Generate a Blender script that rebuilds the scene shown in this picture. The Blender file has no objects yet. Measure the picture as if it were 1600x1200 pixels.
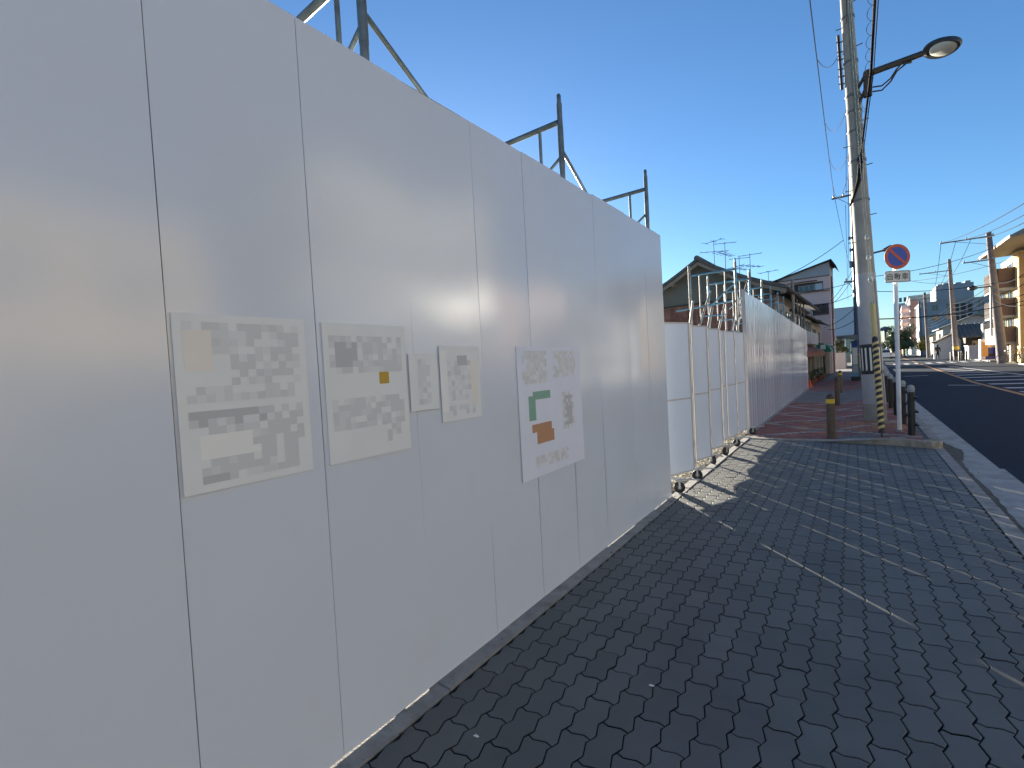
import bpy, bmesh, math, random
from mathutils import Vector, Matrix
random.seed(7)
C = bpy.context.scene.collection
SC = bpy.context.scene
rad = math.radians

# ------------------------------------------------------------------ camera, sky, sun, exposure
EYE = Vector((0.0, 0.0, 1.5))
FOC = 720.0
d_ = Vector((533, 51.4, -FOC)).normalized()
u_ = -Vector((1264, -23175, -FOC)).normalized()
u_ = (u_ - d_ * u_.dot(d_)).normalized()
x_ = d_.cross(u_)
ROT = Matrix((x_, d_, u_))
cam_data = bpy.data.cameras.new('camera')
cam_data.sensor_width = 36; cam_data.lens = FOC / 1600 * 36
cam_data.clip_start = 0.05; cam_data.clip_end = 2000
cam = bpy.data.objects.new('camera', cam_data); C.objects.link(cam)
cam.matrix_world = Matrix.Translation(EYE) @ ROT.to_4x4()
SC.camera = cam

SUN_AZ = Vector((-1.0, 1.0)).normalized()
SUN_EL = rad(8.6)
w = bpy.data.worlds.new('World'); SC.world = w; w.use_nodes = True
nt = w.node_tree
bg = nt.nodes['Background']; bg.inputs[1].default_value = 0.0505
sky = nt.nodes.new('ShaderNodeTexSky'); sky.sky_type = 'NISHITA'; sky.sun_disc = False
sky.sun_elevation = SUN_EL; sky.sun_rotation = math.atan2(SUN_AZ.x, SUN_AZ.y)
sky.altitude = 0; sky.air_density = 1.0; sky.dust_density = 0.25; sky.ozone_density = 4.5
nt.links.new(sky.outputs[0], bg.inputs[0])
sd = bpy.data.lights.new('sun', 'SUN'); sd.energy = 5.0; sd.angle = rad(0.5); sd.color = (1.0, 0.90, 0.74)
so = bpy.data.objects.new('sun', sd); C.objects.link(so)
sv = Vector((SUN_AZ.x * math.cos(SUN_EL), SUN_AZ.y * math.cos(SUN_EL), math.sin(SUN_EL)))
so.rotation_euler = sv.to_track_quat('Z', 'Y').to_euler()
SC.view_settings.view_transform = 'Standard'; SC.view_settings.look = 'None'
SC.view_settings.gamma = 1; SC.view_settings.use_curve_mapping = False
SC.view_settings.exposure = 2.36
SC.cycles.max_bounces = 8; SC.cycles.diffuse_bounces = 4; SC.cycles.glossy_bounces = 4

# ------------------------------------------------------------------ helpers
def ray(px, py):
    return ROT @ Vector((px - 800, 600 - py, -FOC))
def at(px, py, Y):                       # surveyed bearing + distance along the street -> world point
    v = ray(px, py); return EYE + v * (Y / v.y)
def atx(px, py, X):
    v = ray(px, py); return EYE + v * (X / v.x)
def proj(P):
    c = ROT.transposed() @ (Vector(P) - EYE)
    return (800 + FOC * c.x / -c.z, 600 - FOC * c.y / -c.z) if c.z < 0 else None

MATS = {}
def mat(name, col, rough=0.6, metal=0.0, var=0.12, scale=6.0, bump=0.0, bscale=60.0, spec=0.5, island=0.0, dirt=None, dscale=1.5, damt=0.5, zs=1.0):
    if name in MATS: return MATS[name]
    m = bpy.data.materials.new(name); m.use_nodes = True
    t = m.node_tree; N = t.nodes; L = t.links; b = N['Principled BSDF']
    b.inputs['Roughness'].default_value = rough; b.inputs['Metallic'].default_value = metal
    b.inputs['Specular IOR Level'].default_value = spec
    geo = N.new('ShaderNodeNewGeometry')
    n = N.new('ShaderNodeTexNoise'); n.inputs['Scale'].default_value = scale; n.inputs['Detail'].default_value = 5
    L.new(geo.outputs['Position'], n.inputs['Vector'])
    r = N.new('ShaderNodeMapRange'); r.inputs[1].default_value = 0.3; r.inputs[2].default_value = 0.7
    r.inputs[3].default_value = 1 - var; r.inputs[4].default_value = 1 + var
    L.new(n.outputs[0], r.inputs[0])
    val = r.outputs[0]
    if island:
        oi = N.new('ShaderNodeObjectInfo')
        ad = N.new('ShaderNodeMath'); ad.operation = 'ADD'; L.new(oi.outputs['Random'], ad.inputs[0]); L.new(geo.outputs['Random Per Island'], ad.inputs[1])
        fr = N.new('ShaderNodeMath'); fr.operation = 'FRACT'; L.new(ad.outputs[0], fr.inputs[0])
        r2 = N.new('ShaderNodeMapRange'); r2.inputs[3].default_value = 1 - island; r2.inputs[4].default_value = 1 + island
        L.new(fr.outputs[0], r2.inputs[0])
        mu = N.new('ShaderNodeMath'); mu.operation = 'MULTIPLY'; L.new(val, mu.inputs[0]); L.new(r2.outputs[0], mu.inputs[1]); val = mu.outputs[0]
    vm = N.new('ShaderNodeVectorMath'); vm.operation = 'SCALE'; vm.inputs[0].default_value = col[:3]
    L.new(val, vm.inputs[3]); out = vm.outputs[0]
    if dirt:
        n2 = N.new('ShaderNodeTexNoise'); n2.inputs['Scale'].default_value = dscale; n2.inputs['Detail'].default_value = 7; n2.inputs['Roughness'].default_value = 0.65
        if zs != 1.0:
            mp = N.new('ShaderNodeMapping'); mp.inputs['Scale'].default_value = (4, 4, zs * 4); L.new(geo.outputs['Position'], mp.inputs['Vector']); L.new(mp.outputs[0], n2.inputs['Vector'])
        else: L.new(geo.outputs['Position'], n2.inputs['Vector'])
        r3 = N.new('ShaderNodeMapRange'); r3.inputs[1].default_value = 0.48; r3.inputs[2].default_value = 0.7; r3.inputs[4].default_value = damt
        L.new(n2.outputs[0], r3.inputs[0])
        mx = N.new('ShaderNodeMix'); mx.data_type = 'RGBA'; L.new(r3.outputs[0], mx.inputs[0]); L.new(out, mx.inputs[6]); mx.inputs[7].default_value = (*dirt, 1)
        out = mx.outputs[2]
    L.new(out, b.inputs['Base Color'])
    if bump:
        n3 = N.new('ShaderNodeTexNoise'); n3.inputs['Scale'].default_value = bscale; n3.inputs['Detail'].default_value = 4
        L.new(geo.outputs['Position'], n3.inputs['Vector'])
        bp = N.new('ShaderNodeBump'); bp.inputs['Strength'].default_value = bump; bp.inputs['Distance'].default_value = 0.01
        L.new(n3.outputs[0], bp.inputs['Height']); L.new(bp.outputs[0], b.inputs['Normal'])
    MATS[name] = m
    return m

M = dict(
    paver=mat('paver_grey', (0.118, 0.122, 0.116), 0.6, var=0.12, scale=2.2, bump=0.25, bscale=260, island=0.13, dirt=(0.135, 0.13, 0.12), dscale=0.7, damt=0.4),
    sand=mat('joint_sand', (0.012, 0.014, 0.012), 0.95, bump=0.5, bscale=200),
    kerb=mat('kerb_concrete', (0.30, 0.29, 0.27), 0.85, var=0.15, scale=9, bump=0.4, bscale=140, dirt=(0.11, 0.10, 0.09), dscale=6, damt=0.6),
    gutter=mat('gutter_concrete', (0.36, 0.36, 0.35), 0.85, var=0.15, scale=5, bump=0.3, bscale=150, dirt=(0.13, 0.13, 0.12), dscale=3, damt=0.6),
    dirt=mat('gutter_dirt', (0.10, 0.095, 0.08), 0.95, var=0.4, scale=18, bump=0.7, bscale=120),
    asphalt=mat('asphalt', (0.018, 0.029, 0.048), 0.85, var=0.22, scale=40, bump=0.35, bscale=300, spec=0.12, dirt=(0.024, 0.032, 0.043), dscale=0.5, damt=0.5),
    asphalt_old=mat('worn_asphalt', (0.06, 0.064, 0.068), 0.88, var=0.18, scale=30, bump=0.3, bscale=200),
    soil=mat('site_soil', (0.24, 0.21, 0.16), 0.95, var=0.3, scale=14, bump=0.8, bscale=70),
    gravel=mat('gravel_stone', (0.34, 0.30, 0.23), 0.85, var=0.2, scale=30, island=0.45),
    redbrick=mat('red_brick', (0.25, 0.10, 0.085), 0.85, var=0.12, scale=5, bump=0.25, bscale=200, island=0.22),
    greybrick=mat('grey_brick', (0.17, 0.165, 0.16), 0.85, var=0.1, scale=5, bump=0.25, bscale=200, island=0.15),
    palebrick=mat('pale_brick', (0.30, 0.28, 0.25), 0.85, var=0.1, scale=5, island=0.12),
    orangebrick=mat('orange_brick', (0.34, 0.155, 0.085), 0.85, var=0.1, scale=5, island=0.18),
    fpaint=mat('white_steel_sheet', (0.68, 0.745, 0.84), 0.18, var=0.015, scale=1.2, bump=0.05, bscale=2.0, spec=0.75, dirt=(0.66, 0.70, 0.74), dscale=2.5, damt=0.35),
    fpaint2=mat('white_ribbed_sheet', (0.64, 0.68, 0.78), 0.12, var=0.03, scale=1.5, bump=0.015, bscale=3, spec=0.8),
    gate=mat('gate_sheet', (0.66, 0.74, 0.85), 0.45, var=0.015, scale=2, spec=0.4),
    gframe=mat('gate_aluminium', (0.50, 0.48, 0.46), 0.5, metal=0.0, var=0.05),
    galv=mat('galvanised_tube', (0.17, 0.17, 0.165), 0.6, metal=0.2, var=0.2, scale=10),
    antenna=mat('antenna_metal', (0.035, 0.03, 0.04), 0.9, spec=0.1),
    bluetube=mat('blue_scaffold_paint', (0.10, 0.27, 0.38), 0.45, metal=0.3, var=0.25, scale=12, dirt=(0.25, 0.25, 0.24), dscale=9, damt=0.7),
    darktube=mat('weathered_tube', (0.13, 0.16, 0.17), 0.5, metal=0.5, var=0.3, scale=12),
    rubber=mat('black_rubber', (0.02, 0.02, 0.02), 0.7),
    concrete=mat('pole_concrete', (0.30, 0.29, 0.26), 0.85, var=0.12, scale=8, bump=0.2, bscale=120, dirt=(0.18, 0.17, 0.15), dscale=4, damt=0.5),
    polewrap=mat('grey_pole_sheet', (0.36, 0.36, 0.37), 0.6, var=0.06),
    black=mat('black_plastic', (0.018, 0.018, 0.02), 0.5),
    yellow=mat('yellow_plastic', (0.72, 0.47, 0.03), 0.5, var=0.08),
    paleyel=mat('faded_yellow', (0.62, 0.46, 0.16), 0.5, var=0.08),
    whitep=mat('white_paint', (0.75, 0.76, 0.78), 0.4, var=0.04, scale=8),
    roadwhite=mat('road_paint_white', (0.60, 0.61, 0.62), 0.7, var=0.2, scale=25, dirt=(0.15, 0.15, 0.15), dscale=14, damt=0.6),
    roadyel=mat('road_paint_orange', (0.48, 0.24, 0.08), 0.7, var=0.2, scale=25, dirt=(0.15, 0.12, 0.1), dscale=14, damt=0.5),
    brown=mat('brown_steel', (0.07, 0.045, 0.03), 0.5, var=0.2, scale=12),
    bollard=mat('brown_bollard', (0.10, 0.072, 0.045), 0.6, var=0.15, scale=12, dirt=(0.15, 0.12, 0.09), dscale=6),
    signred=mat('sign_red', (0.60, 0.07, 0.03), 0.45, var=0.03),
    signblue=mat('sign_blue', (0.01, 0.07, 0.40), 0.45, var=0.03),
    signwhite=mat('sign_white', (0.70, 0.70, 0.66), 0.45, var=0.03),
    lampdark=mat('dark_lamp_metal', (0.045, 0.05, 0.05), 0.5, var=0.2),
    glasslens=mat('lamp_lens', (0.55, 0.55, 0.5), 0.15, var=0.1),
    farpole=mat('far_pole_concrete', (0.19, 0.17, 0.17), 0.9, var=0.15, scale=3),
    porcelain=mat('insulator', (0.36, 0.40, 0.40), 0.25),
    wire=mat('cable_black', (0.015, 0.015, 0.018), 0.9, spec=0.1),
    palewire=mat('pale_cable', (0.20, 0.23, 0.20), 0.6),
    plaster=mat('grey_plaster', (0.13, 0.135, 0.12), 0.9, var=0.12, scale=1.2, bump=0.2, dirt=(0.08, 0.08, 0.075), dscale=0.8, damt=0.6),
    rust=mat('rusted_sheet', (0.20, 0.10, 0.075), 0.8, var=0.4, scale=2.5, dirt=(0.10, 0.015, 0.008), dscale=1.3, damt=1.0, zs=0.16),
    darkwood=mat('dark_timber', (0.045, 0.035, 0.028), 0.8, var=0.2),
    tile=mat('roof_tile', (0.085, 0.09, 0.085), 0.6, var=0.25, scale=5, bump=0.4, bscale=8),
    soffit=mat('eave_board', (0.20, 0.18, 0.15), 0.8),
    glass=mat('window_glass', (0.03, 0.04, 0.045), 0.06, var=0.1, spec=0.8),
    wframe=mat('window_aluminium', (0.25, 0.25, 0.24), 0.4, metal=0.4),
    pink=mat('pink_render', (0.62, 0.47, 0.44), 0.9, var=0.06, scale=1, dirt=(0.50, 0.39, 0.37), dscale=0.7, damt=0.5),
    cladding=mat('grey_cladding', (0.33, 0.35, 0.37), 0.6, var=0.08, scale=1),
    cream=mat('cream_render', (0.40, 0.36, 0.28), 0.95, spec=0.15, var=0.1, scale=1, dirt=(0.3, 0.27, 0.2), dscale=0.9, damt=0.5),
    ochre=mat('ochre_render', (0.46, 0.34, 0.15), 0.85, var=0.06, scale=1),
    ochre2=mat('ochre_tiles', (0.40, 0.29, 0.15), 0.85, var=0.08, scale=1),
    balc=mat('balcony_panel', (0.085, 0.074, 0.072), 0.95, spec=0.1, var=0.06),
    balcd=mat('dark_brown_panel', (0.13, 0.085, 0.075), 0.6, var=0.06),
    bgrey=mat('block_grey', (0.30, 0.34, 0.36), 0.85, var=0.06, scale=0.4),
    bgrey2=mat('block_pale', (0.36, 0.37, 0.37), 0.95, spec=0.15, var=0.05, scale=0.4),
    redclad=mat('terracotta_tile_wall', (0.40, 0.20, 0.15), 0.8, var=0.08),
    bluebld=mat('pale_blue_cladding', (0.42, 0.50, 0.56), 0.7, var=0.03),
    green=mat('green_awning', (0.01, 0.16, 0.09), 0.6, var=0.1),
    teal=mat('teal_sign', (0.02, 0.25, 0.22), 0.5),
    awning=mat('rust_red_fascia', (0.20, 0.055, 0.025), 0.7, var=0.15),
    vblue=mat('vending_blue', (0.015, 0.03, 0.30), 0.35),
    leaf=mat('leaves', (0.055, 0.075, 0.028), 0.7, var=0.35, scale=3, island=0.4),
    leafy=mat('yellow_green_leaves', (0.13, 0.13, 0.03), 0.7, var=0.35, scale=3, island=0.4),
    bark=mat('bark', (0.07, 0.05, 0.035), 0.9),
    orange=mat('cone_orange', (0.75, 0.10, 0.03), 0.5),
    banner=mat('orange_banner', (0.70, 0.36, 0.12), 0.7, var=0.1),
    sheet=mat('notice_paper', (0.64, 0.65, 0.64), 0.5, var=0.02),
    steelgrey=mat('grey_paint', (0.13, 0.14, 0.15), 0.5),
    stone=mat('dressed_stone', (0.33, 0.29, 0.23), 0.85, var=0.2, scale=12, bump=0.6, bscale=60, dirt=(0.16, 0.13, 0.1), dscale=8),
)

ORG = {}
def org(o): return ORG.get(o.name, Vector((0, 0, 0))) if o else Vector((0, 0, 0))

class MB:
    """collects polygons in world space (or in a turned local frame) and links them as one mesh"""
    def __init__(s, o=(0, 0, 0), rz=0.0):
        s.v = []; s.f = []; s.mi = []; s.T = Matrix.Translation(Vector(o)) @ Matrix.Rotation(rz, 4, 'Z'); s.cur = 0; s.idn = (tuple(o) == (0, 0, 0) and rz == 0)
    def add(s, vs, fs):
        n = len(s.v)
        s.v += [Vector(p) if s.idn else s.T @ Vector(p) for p in vs]
        s.f += [tuple(i + n for i in f) for f in fs]; s.mi += [s.cur] * len(fs)
        return s
    def box(s, a, b):
        (x0, y0, z0), (x1, y1, z1) = a, b
        x0, x1 = min(x0, x1), max(x0, x1); y0, y1 = min(y0, y1), max(y0, y1); z0, z1 = min(z0, z1), max(z0, z1)
        vs = [(x0, y0, z0), (x1, y0, z0), (x1, y1, z0), (x0, y1, z0), (x0, y0, z1), (x1, y0, z1), (x1, y1, z1), (x0, y1, z1)]
        return s.add(vs, [(3, 2, 1, 0), (4, 5, 6, 7), (0, 1, 5, 4), (1, 2, 6, 5), (2, 3, 7, 6), (3, 0, 4, 7)])
    def slab(s, p, q, t, z0, z1):        # upright board from p to q in plan, thickness t centred
        p = Vector((p[0], p[1])); q = Vector((q[0], q[1])); d = (q - p).normalized(); n = Vector((-d.y, d.x)) * t / 2
        c = [p + n, p - n, q - n, q + n]
        return s.prism([(k.x, k.y) for k in c], z0, z1)
    def prism(s, poly, z0, z1):
        area = sum(poly[i][0] * poly[(i + 1) % len(poly)][1] - poly[(i + 1) % len(poly)][0] * poly[i][1] for i in range(len(poly)))
        if area < 0: poly = poly[::-1]
        n = len(poly)
        vs = [(x, y, z0) for x, y in poly] + [(x, y, z1) for x, y in poly]
        fs = [tuple(range(n - 1, -1, -1)), tuple(range(n, 2 * n))] + [(i, (i + 1) % n, n + (i + 1) % n, n + i) for i in range(n)]
        return s.add(vs, fs)
    def tube(s, pts, r, n=8, cap=True):
        pts = [Vector(p) for p in pts]; R = r if isinstance(r, (list, tuple)) else [r] * len(pts)
        vs = []; fs = []; t0 = None; up = None
        for i, p in enumerate(pts):
            d = (pts[min(i + 1, len(pts) - 1)] - pts[max(i - 1, 0)]).normalized()
            if up is None:
                up = Vector((0, 0, 1)) if abs(d.z) < 0.9 else Vector((1, 0, 0))
            a = d.cross(up).normalized(); b = d.cross(a).normalized(); up = -b if False else up
            for k in range(n):
                an = 2 * math.pi * k / n
                vs.append(p + (a * math.cos(an) + b * math.sin(an)) * R[i])
        for i in range(len(pts) - 1):
            for k in range(n):
                a0 = i * n + k; a1 = i * n + (k + 1) % n
                fs.append((a0, a0 + n, a1 + n, a1))
        if cap:
            fs.append(tuple(range(n))); m = (len(pts) - 1) * n; fs.append(tuple(range(m + n - 1, m - 1, -1)))
        return s.add(vs, fs)
    def lathe(s, c, prof, n=16):         # prof: (radius, z)
        c = Vector(c); return s.tube([c + Vector((0, 0, z)) for r, z in prof], [max(r, 1e-4) for r, z in prof], n) if False else s._lathe(c, prof, n)
    def _lathe(s, c, prof, n):
        vs = []; fs = []
        for r, z in prof:
            for k in range(n):
                an = 2 * math.pi * k / n; vs.append((c.x + max(r, 1e-4) * math.cos(an), c.y + max(r, 1e-4) * math.sin(an), c.z + z))
        for i in range(len(prof) - 1):
            for k in range(n):
                a0 = i * n + k; a1 = i * n + (k + 1) % n; fs.append((a0, a1, a1 + n, a0 + n))
        fs.append(tuple(range(n - 1, -1, -1))); m = (len(prof) - 1) * n; fs.append(tuple(range(m, m + n)))
        return s.add(vs, fs)
    def build(s, name, mats, parent=None, smooth=False):
        me = bpy.data.meshes.new(name); off = org(parent)
        me.from_pydata([tuple(p - off) for p in s.v], [], s.f)
        if not isinstance(mats, (list, tuple)): mats = [mats]
        for m in mats: me.materials.append(M[m] if isinstance(m, str) else m)
        if len(mats) > 1: me.polygons.foreach_set('material_index', s.mi)
        if smooth:
            me.polygons.foreach_set('use_smooth', [True] * len(s.f))
            me.set_sharp_from_angle(angle=rad(40))
        me.update()
        o = bpy.data.objects.new(name, me); C.objects.link(o)
        if parent: o.parent = parent; ORG[o.name] = off
        return o

def tag(o, label=None, cat=None, group=None, kind=None):
    if label: o['label'] = label
    if cat: o['category'] = cat
    if group: o['group'] = group
    if kind: o['kind'] = kind
    return o
def thing(name, loc, label, cat, group=None):
    o = bpy.data.objects.new(name, None); C.objects.link(o); o.location = loc; o.empty_display_size = 0.2
    ORG[o.name] = Vector(loc); return tag(o, label, cat, group)
def struct(mb, name, m, smooth=False):
    return tag(mb.build(name, m, None, smooth), kind='structure')
def copy_tree(o, loc, rz=0.0, label=None):
    def rec(src, parent):
        c = src.copy(); C.objects.link(c)
        if parent: c.parent = parent
        for ch in KIDS.get(src.name, []): rec(ch, c)
        return c
    r = rec(o, None); r.location = loc; r.rotation_euler = (0, 0, rz)
    if label: r['label'] = label
    return r
KIDS = {}
def freeze(o):                            # remember the children of a prototype before copying it
    for ch in bpy.data.objects:
        if ch.parent: KIDS.setdefault(ch.parent.name, [])
    KIDS.clear()
    for ch in bpy.data.objects:
        if ch.parent: KIDS.setdefault(ch.parent.name, []).append(ch)
def Z(x, y):                              # sidewalk height: flush on the fence side, kerb height on the road side
    if y < 9.3: return 0.0
    t = min(1, max(0, (x + 0.7) / 1.3)); t = t * t * (3 - 2 * t)
    return 0.012 + 0.085 * t
def road_x(y):                            # the street swings gently to the right beyond the hoarding
    return 0.0 if y < 22 else (y - 22) * 0.03

# ------------------------------------------------------------------ ground, road, pavements
g = MB(); g.add([(-600, -300, -0.12), (600, -300, -0.12), (600, 900, -0.12), (-600, 900, -0.12)], [(0, 1, 2, 3)])
struct(g, 'ground', 'asphalt_old')
g = MB()
ys = [-20, -5, 0, 5, 10, 16, 22, 30, 40, 55, 75, 100, 140, 200, 300, 450]
for a, b in zip(ys, ys[1:]):
    g.add([(1.30 + road_x(a), a, -0.035), (8.35 + road_x(a), a, -0.035), (8.35 + road_x(b), b, -0.035), (1.30 + road_x(b), b, -0.035)], [(0, 1, 2, 3)])
struct(g, 'road', 'asphalt')
g = MB(); g.add([(-1.6, -3, -0.009), (0.925, -3, -0.009), (0.925, 9.32, -0.009), (-1.6, 9.32, -0.009)], [(0, 1, 2, 3)])
pavement = struct(g, 'pavement', 'sand')
g = MB()
g.add([(-1.66, -25, -0.02), (-30, -25, -0.02), (-30, 19.9, -0.02), (-1.66, 19.9, -0.02)], [(3, 2, 1, 0)])
struct(g, 'building_site_ground', 'soil')

# wave-edged interlocking pavers, 225 x 112.5 mm
PW, PL, G = 0.1125, 0.225, 0.0027
def paver_outline(w0=PW):
    zx = [(-0.011, -0.020), (0.009, -0.084), (-0.011, -0.1325), (0.009, -0.1965)]
    left = [(0, 0)] + zx + [(0, -PL)]
    wave = [(0.028, -0.009), (0.078, 0.008)]
    right = [(w0 + x, y) for x, y in [(0, 0)] + zx + [(0, -PL)]]
    p = left + [(x, y - PL) for x, y in wave] + right[::-1] + [(x, y) for x, y in wave[::-1]]
    return p                               # counter-clockwise
def inset(poly, d):
    n = len(poly); out = []
    for i in range(n):
        a = Vector(poly[i - 1]); b = Vector(poly[i]); c = Vector(poly[(i + 1) % n])
        e1 = (b - a).normalized(); e2 = (c - b).normalized()
        n1 = Vector((-e1.y, e1.x)); n2 = Vector((-e2.y, e2.x)); m = (n1 + n2); k = d / max(0.35, (1 + n1.dot(n2)))
        out.append((b.x + m.x * k, b.y + m.y * k))
    return out
OUT = paver_outline(); P_OUT = inset(OUT, G); P_TOP = inset(OUT, G + 0.0035)
def paver_geo(mb, x, y, dz=0.0, tx=0.0, ty=0.0):
    n = len(OUT)
    vs = [(x + a, y + b, -0.008 + dz) for a, b in P_OUT] + [(x + a, y + b, -0.0018 + dz + tx * a + ty * b) for a, b in P_OUT] + [(x + a, y + b, dz + tx * a + ty * b) for a, b in P_TOP]
    fs = [tuple(range(2 * n, 3 * n))] + [(i + n, (i + 1) % n + n, (i + 1) % n + 2 * n, i + 2 * n) for i in range(n)]
    mb.add(vs, fs)
def paver_mesh():
    mb = MB(); paver_geo(mb, 0, 0)
    me = bpy.data.meshes.new('paver'); me.from_pydata([tuple(v) for v in mb.v], [], mb.f); me.materials.append(M['paver']); return me
PM = paver_mesh(); spots = []
for n in range(-9, 13):
    x = -0.547 + n * PW; y0 = 2.264 + (0.1125 if n % 2 else 0)
    for m in range(-16, 33):
        y = y0 + m * PL
        if y - PL > 9.28: continue
        spots.append((x, y))
def big(s):
    q = proj((s[0] + 0.05, s[1] - 0.11, 0)); r = math.hypot(s[0], s[1])
    return (0 if q and -30 < q[0] < 1640 and q[1] < 1235 else 100) + r
spots.sort(key=big)
rest = MB()
for i, (x, y) in enumerate(spots):
    tx, ty, dz = random.gauss(0, 0.006), random.gauss(0, 0.006), random.gauss(0, 0.0006)
    if i < 300:
        o = bpy.data.objects.new('paver', PM); C.objects.link(o); o.parent = pavement
        o.location = (x, y, dz); o.rotation_euler = (ty * 0.5, -tx * 0.5, 0)
    else: paver_geo(rest, x, y, dz, tx, ty)
tag(rest.build('paver_field', 'paver', pavement), kind='stuff')

# edging: strip between pavers and hoarding, strip and gutter towards the road
g = MB(); struct(MB().box((-1.70, -4, -0.1), (-1.578, 20, -0.012)), 'kerb_footing', 'sand')
fk = struct(MB().box((-1.67, -4.0, -0.05), (-1.582, -0.51, 0.003)), 'fence_side_kerb', 'kerb')
y = -0.505; k = 0
while y < 9.2:
    dz = random.uniform(-0.003, 0.004); dx = random.uniform(-0.003, 0.003)
    b = MB().box((-1.672 + dx, y + 0.003, -0.05), (-1.574 + dx, y + 0.996, 0.005 + dz)); b.build('kerb_stone', 'kerb', fk); y += 1.0
rk = struct(MB().box((0.93, -4.0, -0.06), (1.035, -0.01, -0.004)), 'edge_kerb', 'kerb')
y = 0.0
while y < 9.15:
    MB().box((0.928, y + 0.003, -0.06), (1.037 + random.uniform(-0.003, 0.003), y + 0.597, -0.002 + random.uniform(-0.002, 0.002))).build('kerb_stone', 'kerb', rk); y += 0.6
g = MB(); n = 140
for i in range(n):
    y0, y1 = -4 + i * 0.16, -4 + (i + 1) * 0.16
    e = lambda yy: 1.10 + 0.012 * math.sin(yy * 3.1) + 0.008 * math.sin(yy * 17.7 + 1)+0.006*math.sin(yy*41) + max(0, 0.15 * (1 - abs(yy - 9.2) / 0.9))
    g.add([(1.03, y0, -0.022), (e(y0), y0, -0.026), (e(y1), y1, -0.026), (1.03, y1, -0.022)], [(0, 1, 2, 3)])
tag(g.build('gutter_dirt', 'dirt'), 'dark grit and dirt gathered in the gutter along the kerb', 'dirt', kind='stuff')
gs = struct(MB().box((1.037, -4, -0.1), (1.44, 0.0, -0.033)), 'gutter', 'gutter')
y = 0.0
while y < 60:
    L_ = 2.0; x0, x1 = road_x(y), road_x(y + L_)
    wd = 1.44 if y < 7 else 1.40
    MB().prism([(1.037 + x0, y + 0.003), (wd + x0, y + 0.003), (wd + x1, y + L_ - 0.003), (1.037 + x1, y + L_ - 0.003)], -0.1, -0.030).build('gutter_slab', 'gutter', gs); y += L_

# raised brick-paved pavement beyond the crossing
FRONT = [(-1.58, 9.30), (-1.0, 9.30), (-0.3, 9.31), (0.2, 9.28), (0.62, 9.18), (0.86, 9.10), (0.97, 9.14), (1.03, 9.26), (1.035, 9.5)]
def island_front(x):
    for (xa, ya), (xb, yb) in zip(FRONT, FRONT[1:]):
        if xa <= x <= xb: return ya + (yb - ya) * (x - xa) / (xb - xa)
    return 9.3
g = MB(); NX = 12; yy = [9.24, 9.35, 9.6, 10, 11, 12, 14, 16, 20, 24, 30, 36, 42, 50, 60, 75, 100, 140, 200]
for a, b in zip(yy, yy[1:]):
    for i in range(NX):
        xa = -1.66 + (2.56) * i / NX; xb = -1.66 + 2.56 * (i + 1) / NX
        P_ = []
        for (x, y) in ((xa, a), (xb, a), (xb, b), (xa, b)):
            P_.append((x + road_x(y), y, Z(x, max(y, 9.31)) - 0.012))
        g.add(P_, [(0, 1, 2, 3)])
walk = struct(g, 'brick_pavement', 'greybrick')
g = MB()
for a, b in zip(yy[9:], yy[10:]):
    g.add([(-4 + road_x(a), a, -0.01), (-1.66 + road_x(a), a, -0.01), (-1.66 + road_x(b), b, -0.01), (-4 + road_x(b), b, -0.01)], [(0, 1, 2, 3)])
struct(g, 'shopfront_strip', 'asphalt_old')
# bricks: thin blocks bedded on the sheet
BRICK_ME = {}
def brick_mesh(m, lx, ly):
    key = (m, round(lx, 3), ly)
    if key not in BRICK_ME:
        mb = MB(); a, b = lx / 2 - 0.002, ly / 2 - 0.002
        mb.add([(-a, -b, -0.012), (a, -b, -0.012), (a, b, -0.012), (-a, b, -0.012), (-a + .002, -b + .002, 0), (a - .002, -b + .002, 0), (a - .002, b - .002, 0), (-a + .002, b - .002, 0)],
               [(4, 5, 6, 7), (0, 1, 5, 4), (1, 2, 6, 5), (2, 3, 7, 6), (3, 0, 4, 7)])
        me = bpy.data.meshes.new('brick'); me.from_pydata([tuple(v) for v in mb.v], [], mb.f); me.materials.append(M[m]); BRICK_ME[key] = me
    return BRICK_ME[key]
def brick_kind(x, y):
    # pale and grey diamond lattice over red, grey drive-over bands, an orange patch by the pole
    if 12.9 > y > 9.0 or 16.6 > y >= 12.9:
        u = (y - 9.6) / 1.9; v = (x + 1.6) / 2.3
        a = abs(((u - v) % 1.0) - 0.5); b = abs(((u + v) % 1.0) - 0.5)
        if a > 0.45 or b > 0.45: return 'palebrick' if random.random() < 0.7 else 'greybrick'
        if y < 9.75 and -0.3 < x < 0.3: return 'greybrick'
        if 10.2 < y < 11.9 and -0.9 < x < 0.75 and random.random() < 0.75: return 'orangebrick'
        return 'redbrick'
    if y < 21.5: return 'greybrick'
    return 'redbrick' if (y < 30 and random.random() < 0.93) else 'greybrick'
MK = ['redbrick', 'greybrick', 'palebrick', 'orangebrick']
rest = MB(); cnt = 0; row = 0; y = 9.28; lx, ly = 0.2, 0.1
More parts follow.
